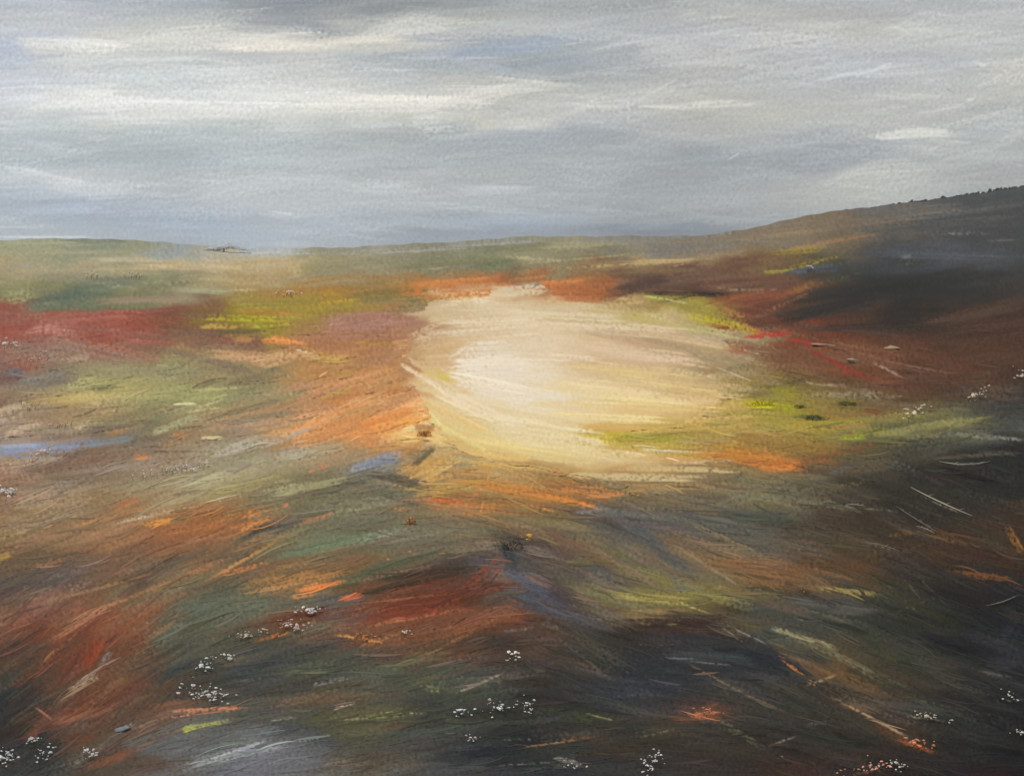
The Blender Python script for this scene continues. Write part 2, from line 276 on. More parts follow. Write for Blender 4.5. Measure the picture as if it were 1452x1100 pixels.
LAND_DABS = """
140 341 1 110 7 6f7363 m
60 345 0 120 7 8f8f72 m
130 358 0 260 9 b5a888 s
200 368 0 130 8 b9ac94 s
30 378 0 60 10 8a8b86 d
240 380 0 200 14 b39d76 s
90 395 2 80 7 8a8068 s
170 396 3 90 9 68695a m
280 394 3 80 10 867757 m 4
300 410 0 120 8 9a8a68 s
100 418 8 110 24 4e5a4e s
30 415 0 80 18 75784f s
155 402 8 70 14 5d6752 s
285 414 -4 90 9 97a07c s
275 422 0 60 5 5b6b60 m
200 424 4 120 10 826c58 s
18 450 0 80 24 804a40 s
80 456 20 80 16 8a5446 s
140 450 4 120 16 8a4c40 m
230 441 5 100 10 6d3c30 m
150 470 -6 170 12 7c4c42 m
215 486 -3 90 12 8c4c40 m
180 497 -12 100 9 8a5a48 m
55 487 5 130 22 7d5c54 s
130 496 -12 120 12 7c5f56 d
205 511 -4 50 9 8f684f s
350 452 -2 130 10 a89c1c m
310 463 0 60 7 a68c35 m
380 444 -2 110 5 a86a30 m
340 470 2 80 5 4c5a2c m
385 462 4 80 5 b3b41c c
390 471 -8 56 4 3f5a28 c
350 476 0 60 4 6a7420 c
345 482 0 30 10 b8803a s
395 484 -4 60 8 cf7c35 m
420 450 0 60 8 9c8e28 m
285 447 -2 70 12 6b4a34 s
275 470 -4 90 12 6a4c3a s
350 503 -4 120 20 aa8058 s
410 506 2 100 8 b48c5c m 3
300 512 -15 160 10 6e5b48 d
335 530 -12 120 9 6b5f4c d
20 527 0 36 12 4d5a6c s
12 540 0 50 12 6a4a48 s
60 543 10 90 22 61605a d
200 528 0 200 22 807a58 s
240 518 -2 60 3 a3a384 c
110 563 5 130 11 b49c58 s
235 561 5 140 12 8f8b54 s
280 566 10 120 9 9fa062 s
262 573 3 34 3 cac59c c
290 581 8 60 3 c0c084 c
310 552 4 80 5 a3a56c m
225 593 28 60 10 5e6249 s
335 584 12 120 12 63604a d
250 602 20 80 10 93916a m
60 590 4 140 14 7e6750 s
30 608 20 70 12 a6907a m
115 606 25 60 12 b49e7c m
85 601 10 60 8 8f5c42 s
165 610 8 30 9 ad6a3e s
255 617 6 28 11 bd6a3c s
300 621 2 30 5 d0c690 c
200 622 5 130 14 5e5244 d
130 641 8 160 7 453f3a d
110 656 10 150 9 6d4c36 d
200 648 2 22 5 b56c38 m
245 640 0 90 6 5a4a3c m
20 665 20 70 14 8a6a58 s
40 638 4 130 22 6d7da6 m
-60 640 2 200 26 6d7da6 m
110 629 6 90 14 6c7896 m
155 626 8 80 9 66707e m
30 632 3 80 5 8090b8 c
60 645 4 90 5 5f6c90 c
155 671 8 150 22 837a6c s
65 690 8 110 20 7b7262 s
345 633 18 90 12 a0968a m
300 652 8 80 10 8a7f72 s
250 665 5 90 10 85796a s
270 690 22 130 20 a5a180 s
240 716 14 90 10 9b9272 s
225 690 18 60 2 d0c29c c
330 670 10 110 6 a89c88 m
345 690 15 130 10 958a52 s
250 722 12 200 5 a89c80 d
180 712 25 60 10 a26240 m
160 731 15 110 7 906640 m
80 730 10 150 18 7a6248 s
30 740 6 70 14 7c6458 s
250 738 12 60 6 6a5a38 m
225 741 10 50 9 bf7c2c d
290 750 8 150 14 8f5430 d
345 728 14 80 12 bf7232 d
355 742 18 90 8 b8642e d
320 757 20 130 8 704632 m
120 772 12 160 10 6a5038 d
6 790 30 30 12 b48c28 s
60 790 10 120 16 4b4538 d
40 830 6 130 26 494643 s
65 800 12 60 10 7c5238 d
128 772 20 20 8 9a6442 s
222 803 15 90 12 464a4a s
168 812 10 60 10 74463a s
350 762 26 90 8 41433a m
375 745 20 50 7 3a3a36 m
345 806 15 76 7 bf6c38 d
375 818 20 120 12 80603c d
130 833 15 200 10 7a5c42 m
200 842 20 220 8 80603c m
60 850 0 140 8 6f5240 m
310 853 4 140 36 4b5a4e s
265 893 28 110 26 484e40 s
60 872 4 170 24 6c4436 s
130 872 32 160 8 8c5c42 m
205 838 22 220 6 8a5c40 d
130 925 60 60 18 80341c m
60 945 32 110 14 6e3626 d
72 930 55 80 4 9a4a28 c
100 905 40 110 4 94623e c
30 932 35 110 10 5c4a38 d
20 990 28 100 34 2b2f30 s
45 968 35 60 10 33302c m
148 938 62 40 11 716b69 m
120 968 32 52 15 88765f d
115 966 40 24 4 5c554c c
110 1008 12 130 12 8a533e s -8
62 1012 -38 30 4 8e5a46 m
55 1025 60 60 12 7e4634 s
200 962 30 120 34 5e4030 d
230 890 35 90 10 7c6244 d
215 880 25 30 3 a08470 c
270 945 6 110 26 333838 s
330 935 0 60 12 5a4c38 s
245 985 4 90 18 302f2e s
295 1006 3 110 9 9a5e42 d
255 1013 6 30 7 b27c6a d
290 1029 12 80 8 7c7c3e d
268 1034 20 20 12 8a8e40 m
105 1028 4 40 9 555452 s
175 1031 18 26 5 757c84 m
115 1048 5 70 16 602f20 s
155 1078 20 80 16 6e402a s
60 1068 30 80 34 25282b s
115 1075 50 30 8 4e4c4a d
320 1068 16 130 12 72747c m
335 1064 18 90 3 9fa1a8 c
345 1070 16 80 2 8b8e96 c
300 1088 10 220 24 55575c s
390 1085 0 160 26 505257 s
400 820 8 120 36 8c6238 d
350 790 30 120 6 9a6a3a d
455 831 12 60 8 d07232 s
470 817 24 70 10 a66c3a d
430 845 8 60 6 b0763c m
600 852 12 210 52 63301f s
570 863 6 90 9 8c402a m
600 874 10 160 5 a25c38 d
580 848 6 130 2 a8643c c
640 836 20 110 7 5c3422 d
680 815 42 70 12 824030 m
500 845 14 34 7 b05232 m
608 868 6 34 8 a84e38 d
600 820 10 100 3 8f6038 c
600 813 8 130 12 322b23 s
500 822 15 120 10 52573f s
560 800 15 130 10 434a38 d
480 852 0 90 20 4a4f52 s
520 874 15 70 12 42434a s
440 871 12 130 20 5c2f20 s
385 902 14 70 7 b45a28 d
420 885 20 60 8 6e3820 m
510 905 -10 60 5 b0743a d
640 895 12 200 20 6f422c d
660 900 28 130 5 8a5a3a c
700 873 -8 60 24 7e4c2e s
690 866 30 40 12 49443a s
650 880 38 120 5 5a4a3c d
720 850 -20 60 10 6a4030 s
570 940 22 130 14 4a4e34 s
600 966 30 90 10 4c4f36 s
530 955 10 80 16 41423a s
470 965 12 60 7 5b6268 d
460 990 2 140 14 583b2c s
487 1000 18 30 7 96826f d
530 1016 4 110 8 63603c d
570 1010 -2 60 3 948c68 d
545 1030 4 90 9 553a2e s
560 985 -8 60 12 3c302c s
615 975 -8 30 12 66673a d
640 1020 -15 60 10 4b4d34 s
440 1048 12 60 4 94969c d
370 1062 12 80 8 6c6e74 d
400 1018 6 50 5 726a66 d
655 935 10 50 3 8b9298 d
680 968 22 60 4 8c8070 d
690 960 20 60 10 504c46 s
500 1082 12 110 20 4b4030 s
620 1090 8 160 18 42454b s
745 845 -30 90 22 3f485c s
715 826 -55 60 18 525f62 s
760 826 -42 40 7 904a30 s
800 800 -10 100 14 53403c s
715 872 -8 60 18 7e4228 s
790 870 -15 150 16 454349 d
730 893 6 50 7 5c5e60 d
915 846 -6 130 22 8e8040 s
1000 842 -8 90 18 7a733c s
930 866 2 110 7 927244 s
970 857 -20 70 4 aca058 m
860 862 -10 60 6 5e4038 s
960 888 0 160 16 3c2826 s
990 872 2 140 7 262524 d
900 892 3 60 18 2c2724 s
780 905 10 90 24 332f2a s 10
850 922 -38 120 20 3f3c35 d
830 935 -38 100 4 4c4a42 c
800 930 -30 90 4 3c3226 c
880 880 -40 60 4 6a6460 d
930 914 0 60 2 7e8488 c
1000 930 -4 130 12 3b4046 s
960 933 -2 60 2 666c72 c
1005 940 -6 80 2 737980 c
1030 922 -3 90 2 585e66 c
1050 895 -20 80 6 5c5f5c d
1060 900 -26 70 2 92948c c
880 972 -4 140 18 2e313d s
900 985 3 80 5 3c4050 m
750 960 10 70 6 4c3426 s
960 1022 6 90 9 60361f s
1000 1013 5 50 8 b4603e d
1005 1002 25 30 6 8a5234 s
780 1054 8 100 3 94684a d
820 1046 4 60 6 6c4a30 d
805 1078 -14 44 6 8c7c72 d
750 1082 4 90 3 6c6864 d
740 1048 0 60 3 70706e d
850 1016 -14 40 2 9a9c60 c
930 1040 14 80 3 70695c d
1040 900 -35 80 4 6e695c d
1060 985 -26 130 6 5c4a40 m
1030 970 -28 130 3 6c5440 d
1100 815 -8 130 36 7e5838 s
1160 812 -14 120 12 75543a m
1070 825 -2 110 10 86602f s
1200 838 -6 90 8 8e7a42 d
1120 830 -4 140 4 6a4a30 c
1180 862 -6 120 16 4c4a46 s
1110 860 -14 90 14 5c4a40 s
1280 848 -42 60 6 5c5440 d
1300 858 22 90 8 66623c d
1290 830 -50 60 3 5e5444 c
1320 835 -45 60 4 3e3e38 d
1140 904 -18 90 9 8c8660 d
1120 915 -16 70 12 545638 s
1200 938 -28 130 14 605842 d
1300 985 -26 140 12 474a3e d
1380 1020 -24 90 8 3c3e3a d
1130 950 -40 60 7 bb6c36 m
1150 940 -22 90 18 8a643c s
1195 955 -18 60 8 7a5634 d
1165 965 20 50 4 9a8a5c c
1110 985 -24 120 10 2c2e2e m
1235 1018 -28 170 5 a88260 d
1180 1005 -26 60 4 b8a890 d
1300 1058 -20 60 8 a8542f d
1220 1002 -10 80 12 5e4434 s
1260 1040 -22 90 10 5a3a26 s
1310 1018 -8 90 4 a09282 d
1300 1000 -8 150 16 4a4844 s
1390 815 -6 100 11 7c4a24 d
1420 852 18 50 3 8a8078 c
1160 880 -4 60 2 7a7068 c
1430 900 60 50 20 3b3c44 s
1410 960 -10 60 12 4c4c4c d
1435 993 2 40 3 b0b0b0 c
1420 940 10 40 18 33333c s
1105 1073 2 44 5 8a8a8a d
1160 1026 8 40 7 76706e d
1110 1050 20 50 4 6c6864 d
1230 1094 8 50 8 a86450 d
1400 1095 0 80 16 3a2024 s
1040 1035 -30 140 12 4c4c3c d
1340 1000 -12 180 3 605c50 d
1092 655 -9 100 16 bf692a m
1060 645 -4 90 12 b0702c m
1150 652 6 70 9 8f4e28 m
1198 642 14 90 14 9a452a m
1225 634 18 50 7 b0482a m
1150 636 4 60 10 8c6a2c s
1090 603 0 160 14 93893a s
1080 573 -2 54 9 d2cc10 m
1108 577 -6 40 7 aab01c m
1052 568 4 30 6 a8a030 d
1170 600 2 130 9 918a30 m
1240 612 0 100 10 8c8834 m
1210 620 2 50 6 8fa020 m
1140 590 2 40 8 58692c m
1205 573 2 50 5 44522a m
1160 583 -2 80 3 b25c2c c
1200 590 3 60 3 ac522c c
1240 585 -24 50 10 8f4a2e s
1160 595 0 90 4 ad5c2c c
1205 604 6 70 4 aa6a38 c
1150 591 0 36 7 3c3828 d
1215 560 0 150 12 8e8066 d
1280 575 -8 110 12 705a42 s
1100 545 12 130 16 6c5c34 s
1150 535 14 100 10 5c4630 d
1120 520 8 100 12 7c5c3c s
1170 545 -6 80 4 a08c70 m
1060 515 -8 110 6 9c8a6c d
1060 480 -12 100 8 a8946c d
1090 474 4 62 7 b83022 m
1145 484 -10 70 6 a03424 m
1065 468 -8 40 5 8c2c20 m
1180 512 -28 90 5 942a20 m
1185 526 -8 60 3 b0483c c
1210 532 -10 90 5 a43a28 m
1262 540 -10 70 16 8a4a30 s
1235 508 -16 130 22 7c4c36 s
1180 505 -14 110 8 8a5a3e s
1290 515 -12 160 3 8c6a54 c -4
1260 525 -26 50 6 a08470 d
1340 540 4 140 22 55382a s
1340 547 -8 100 2 7c6050 c 4
1310 530 14 170 4 6c4634 d
1360 510 10 150 20 5c3c2c s
1400 555 6 120 4 6c5444 c
1330 606 8 160 14 837c4c s
1400 590 12 100 6 5f6a3c s
1270 614 4 60 10 8f8656 s
1400 622 -6 110 12 8c8c88 d
1340 618 4 130 8 747458 d
1410 577 6 90 16 3e4446 s
1440 600 10 50 14 464b4c s
1300 634 8 160 9 494d40 d
1200 663 22 60 9 575e64 s
1290 650 16 140 12 4b453b s
1380 645 4 140 8 50463a d
1150 655 2 60 3 70604a d
1100 690 0 190 26 6b6148 s
1130 675 -2 120 8 7c7456 s
1150 714 -8 160 8 6f6450 m
1080 705 -14 120 5 7a6e54 c
1200 690 16 80 8 7c6036 d
1160 705 -4 70 4 5a4a34 d
1368 651 0 72 2 b9b5ad c -8
1335 712 -24 100 2 b9b3a6 c -4
1300 735 -32 70 2 6e6a64 d
1312 752 -22 30 2 9c968a c
1190 717 -4 70 2 aaa49a c
1240 722 -6 60 4 7a7060 d
1250 775 -15 60 2 8c867a d
1335 730 -20 160 10 3a362e m
1350 760 -12 110 24 6a4a2f d
1440 765 -60 50 14 8c5c2c d
1400 740 -8 80 4 5c5048 d
1080 750 -4 180 22 56534f s
1060 728 -2 140 9 444640 d
1180 740 -6 100 8 42382e s
1120 775 -6 120 12 56504a s
1130 790 0 130 10 6c4c36 d
1260 785 20 110 14 513a29 d
1290 755 8 80 8 6e5030 d
1404 284 12 170 16 3b3d3f s
1350 300 6 200 12 55504c s
1200 313 7 260 14 7f6a50 s
1120 330 6 190 10 927852 s
1010 340 4 160 10 8a7358 s
1170 344 10 150 4 a47048 c
1130 357 4 90 9 907c26 m
1080 366 6 70 7 7c5c34 m
1250 345 7 180 11 38362f d
1150 372 12 80 4 b3a41c c
1120 383 10 60 4 9ea01c c
1165 367 6 60 3 a85e28 c
1330 358 -2 180 20 4a4e5a s
1400 320 4 140 16 464849 s
1370 330 0 90 8 5a5c60 d
1360 332 -2 30 4 8c8c84 c
1420 341 2 60 2 6e6a62 c
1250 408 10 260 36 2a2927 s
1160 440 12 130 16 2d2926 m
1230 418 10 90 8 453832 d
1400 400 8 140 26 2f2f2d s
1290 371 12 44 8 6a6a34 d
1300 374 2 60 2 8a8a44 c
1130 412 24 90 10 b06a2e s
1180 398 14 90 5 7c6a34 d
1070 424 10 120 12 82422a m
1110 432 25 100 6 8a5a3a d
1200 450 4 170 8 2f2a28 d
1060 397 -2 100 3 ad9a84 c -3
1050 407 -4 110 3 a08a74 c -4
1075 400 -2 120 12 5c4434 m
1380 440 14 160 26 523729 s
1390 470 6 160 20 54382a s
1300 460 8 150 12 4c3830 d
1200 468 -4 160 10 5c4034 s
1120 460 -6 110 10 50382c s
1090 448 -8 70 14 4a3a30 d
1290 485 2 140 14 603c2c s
1340 450 18 120 3 6c5040 c
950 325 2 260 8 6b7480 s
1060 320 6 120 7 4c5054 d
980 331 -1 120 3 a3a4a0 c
900 340 2 200 10 8a8272 s
870 358 -12 80 20 6e6a54 s
730 350 2 110 18 6b6e4c s
815 348 3 120 10 938a62 s
755 368 -4 80 7 9e9870 m
700 372 8 60 10 5f6644 s
830 366 5 140 4 a09468 c
865 377 3 160 4 c4ae60 c
940 371 2 90 5 b09460 m
1000 367 12 130 5 ac8e6a m
1010 356 4 120 9 88705a s
900 388 3 200 10 7c6a42 s
960 396 4 260 12 6f4f3a s
930 400 8 160 10 5a4034 m
975 417 -2 110 6 281c1c c
960 424 12 60 3 1e2420 c
890 410 18 100 14 4a3630 m
820 408 0 120 18 a85c2a m
790 400 4 80 10 bb6a30 m
780 412 -6 60 8 b06030 m
830 420 -4 60 5 6c3a24 m
1040 402 3 130 9 6b4632 m
1040 420 12 110 9 8c4a2c m
1010 382 12 120 5 6c4a38 m
990 438 -14 180 14 938636 m
1025 456 -12 110 10 b8aa28 m
1050 466 -14 70 8 b0a03a m
925 422 -8 30 5 a0b02a c
945 425 -10 60 3 b8bc90 c
1045 448 -18 60 12 ae7840 m
1085 462 -20 60 16 4a382e d
1092 448 20 40 10 62503e d
640 402 5 130 14 bd7232 m
680 415 2 80 8 c9702f m
745 396 8 70 8 ad6630 m
600 412 4 60 8 ad7030 d
480 355 2 120 10 84837a s
520 374 5 200 16 807c5c s
640 373 5 180 10 6d6b48 m
590 355 0 12 7 a39f78 m
570 386 6 130 4 9e9672 m
440 390 6 120 10 857c60 s
380 370 0 110 10 b0976a s
410 398 4 110 12 9a855a s
480 402 5 110 8 8f7a55 s
560 416 4 130 18 6e6234 m
450 414 4 130 8 a86a2c d
510 412 4 80 5 b5702c d
400 430 2 110 9 7a6c24 m
400 438 0 110 5 a87430 d
460 430 6 100 6 a88628 d
590 430 4 60 14 6c6030 m
520 455 3 150 30 97695a s
500 476 1 130 10 95634c m
550 445 4 130 6 a37866 m
545 467 1 120 4 a57a66 c
410 481 -10 66 7 d2803a m
450 500 -24 50 5 b8983c m
465 508 2 50 6 ad9440 m
430 498 -14 40 3 dccca8 c
530 487 -2 60 8 a07838 m
560 500 14 100 24 a5734e s
500 540 20 120 16 a9784e s
560 530 30 110 26 a87a4c s
490 532 30 44 7 ad983a s
480 555 22 60 6 a09838 d
430 548 8 100 12 ab7252 s
400 558 2 90 7 a08a68 m
470 560 24 120 8 b08054 d
555 565 26 90 14 9a6c46 s
520 580 14 130 8 ad8856 m
440 582 8 100 8 ab7450 s
530 596 12 130 14 c47e42 s
370 590 8 110 8 6e6a56 m
380 600 6 100 10 a08570 m
590 480 14 70 18 b48252 m
585 500 30 50 14 b07848 m
1150 384 4 90 9 46506a m
1125 386 4 50 4 56607a c
1190 378 8 60 7 4a5064 m
1130 379 14 90 4 b4a818 c
1165 370 14 60 4 a8a01c c
1100 385 6 40 3 9a9828 c
1092 475 4 70 9 b83024 m
1150 486 -12 80 8 9a3426 m
1190 518 -26 100 8 8a3428 m
1140 476 -14 50 4 a07a6c c
980 417 0 100 6 241a1a m
900 408 16 110 14 4a342c m
1290 405 10 280 26 282726 m
1180 436 14 150 16 2e2926 m
1240 462 2 200 12 3a2c26 m
1240 500 -14 120 18 80503a m
1330 540 4 160 20 58382a m
1320 605 8 170 12 8a8450 m
1200 560 0 130 10 8e8468 d
500 535 16 120 22 b27a4a m
450 560 20 120 12 a87450 m
540 600 14 140 24 cc7c3e m
470 615 16 110 14 b27644 m
560 570 24 100 14 a8744a m
580 520 20 60 16 b27c48 m
350 505 -3 130 16 b28860 m
420 508 0 80 10 bc9468 m
520 455 2 140 22 9a6a5c m
650 411 4 120 12 b86e32 m
600 427 4 70 12 6e6234 m
575 440 4 70 10 7c6240 m
830 415 -3 120 12 9c5628 m
585 455 6 60 14 98685a m
570 476 2 50 14 98684c m
1380 302 8 180 22 4a4b4d m
1420 280 12 100 10 3a3c40 m
1300 302 6 130 12 5a5650 d
1340 320 5 200 14 4c4b4a m
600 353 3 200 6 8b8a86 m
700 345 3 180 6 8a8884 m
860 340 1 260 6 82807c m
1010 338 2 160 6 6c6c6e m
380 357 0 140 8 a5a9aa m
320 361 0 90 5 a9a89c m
650 419 4 130 12 b2702f m
605 434 4 70 10 7a6640 m
825 423 -4 110 10 a05a2c m
700 406 6 50 8 b87038 m
800 410 0 50 10 ac6230 m
1290 298 6 170 14 55524e m
1240 318 6 160 10 6a5c4a m
"""  # pale grey strokes along the skyline are haze put into the land colour
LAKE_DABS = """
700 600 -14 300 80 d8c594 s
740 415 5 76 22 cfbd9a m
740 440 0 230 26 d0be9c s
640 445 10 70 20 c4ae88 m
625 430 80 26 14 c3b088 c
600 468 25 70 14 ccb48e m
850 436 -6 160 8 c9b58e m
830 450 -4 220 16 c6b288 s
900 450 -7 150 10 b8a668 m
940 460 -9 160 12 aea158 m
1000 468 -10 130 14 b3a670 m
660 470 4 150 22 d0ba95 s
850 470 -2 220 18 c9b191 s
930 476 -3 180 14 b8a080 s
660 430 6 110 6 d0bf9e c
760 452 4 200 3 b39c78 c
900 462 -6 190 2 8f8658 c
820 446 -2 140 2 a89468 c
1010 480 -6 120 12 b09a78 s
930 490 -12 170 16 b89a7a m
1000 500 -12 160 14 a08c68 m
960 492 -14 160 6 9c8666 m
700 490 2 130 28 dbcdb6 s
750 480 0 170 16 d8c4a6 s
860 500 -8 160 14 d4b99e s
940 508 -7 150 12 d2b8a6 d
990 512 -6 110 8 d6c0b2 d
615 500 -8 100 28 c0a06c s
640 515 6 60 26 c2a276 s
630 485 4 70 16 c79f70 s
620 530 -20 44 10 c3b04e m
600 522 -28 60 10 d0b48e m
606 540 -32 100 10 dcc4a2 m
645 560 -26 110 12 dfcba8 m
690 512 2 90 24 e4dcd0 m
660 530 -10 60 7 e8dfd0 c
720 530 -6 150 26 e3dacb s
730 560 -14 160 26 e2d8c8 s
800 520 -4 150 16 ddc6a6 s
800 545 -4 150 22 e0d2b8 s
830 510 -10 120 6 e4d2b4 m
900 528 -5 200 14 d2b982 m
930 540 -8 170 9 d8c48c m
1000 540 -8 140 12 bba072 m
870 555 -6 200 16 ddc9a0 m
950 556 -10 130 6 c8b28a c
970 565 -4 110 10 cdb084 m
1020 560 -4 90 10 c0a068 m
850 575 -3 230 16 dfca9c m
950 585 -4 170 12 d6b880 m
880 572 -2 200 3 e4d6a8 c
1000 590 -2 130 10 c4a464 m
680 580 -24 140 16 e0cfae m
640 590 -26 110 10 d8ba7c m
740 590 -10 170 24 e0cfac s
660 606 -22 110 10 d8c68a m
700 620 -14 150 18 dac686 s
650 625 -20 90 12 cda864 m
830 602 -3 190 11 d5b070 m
870 607 -2 200 6 caa058 m
960 604 3 150 12 bc9c4e m
1020 607 4 120 8 ad9048 m
780 625 -10 180 24 dfcfa8 s
820 620 -6 130 12 e2d2aa m
745 640 -8 190 18 d8c384 m
690 645 -6 120 10 cfae68 m
870 617 -3 90 9 b8a026 m
915 622 -3 90 11 90882c m
960 615 5 110 7 80762e m
1000 625 3 130 7 9c9060 d
1050 612 4 90 5 a89858 c
930 634 0 130 7 b5974a m
960 640 -3 130 3 d6cfc4 c
1010 645 -4 110 9 b5883c m
830 650 -4 210 18 d4c090 s
880 658 -4 180 10 cdb48c m
905 656 14 80 6 d0a284 d
960 665 -1 150 10 bda878 m
990 655 3 110 4 c0a098 d
900 676 -1 180 10 c2b084 m
1000 672 4 90 7 a88a5c d
745 662 -6 120 8 bfa456 d
805 672 -14 70 9 c87c3c d
690 660 -8 110 8 b0904a m
1035 515 -14 110 12 8c7e5c m
1060 532 -12 100 8 8a7650 m
1000 522 -18 110 4 d0c0ae d
1040 530 -22 90 2 d4c8b8 c
1005 486 -24 36 3 d6c8b0 c
985 530 -14 60 6 d8c8bc d
1050 495 -14 90 3 c8bca8 c
1080 492 -8 70 3 b0a690 c
1045 550 -4 100 10 93794a s
1060 560 8 110 10 77653a s
625 505 6 60 40 c6a87e m
612 478 14 60 14 cfb794 m
690 500 3 90 30 e0d6ca m
700 520 2 110 22 e2d8cc m
672 535 -16 60 8 ece5dc c
760 500 -3 160 16 dccbb4 m
640 555 -34 110 14 e0d0b4 m
690 585 -26 120 16 e2d4b8 m
730 615 -22 130 14 e0d0a8 m
800 640 -12 130 10 dccba0 m
625 580 -40 70 8 e6dab4 c
655 620 -30 90 8 d6c684 m
618 598 -50 50 8 d6c888 m
735 411 2 60 12 d2c2a6 m
765 407 6 30 6 d8cbb4 c
760 440 -2 200 12 d2c0a2 m
780 620 -8 200 24 e0d2ac m
760 600 -8 180 16 e2d6b8 m
840 640 -5 160 12 dac898 m
880 560 -6 200 12 e0cf9c m
930 575 -4 180 10 dcc484 m
960 545 -8 150 10 d8c08a m
860 590 -3 180 10 e2cf98 m
700 550 -10 120 18 e6dccc m
740 515 0 140 14 e4d8c4 m
660 520 70 60 10 e4d8cc m
650 500 30 40 14 e2d6c8 c
860 462 -3 200 18 d6c4a8 m
800 448 -3 180 12 d4c6a4 m
700 450 3 150 18 d8c8ac m
900 500 -8 180 16 d4bea2 m
940 525 -6 160 12 dac690 m
700 470 4 130 16 dccdb4 m
960 480 -10 120 10 c4ac88 m
990 555 -6 90 12 ceb47c m
"""
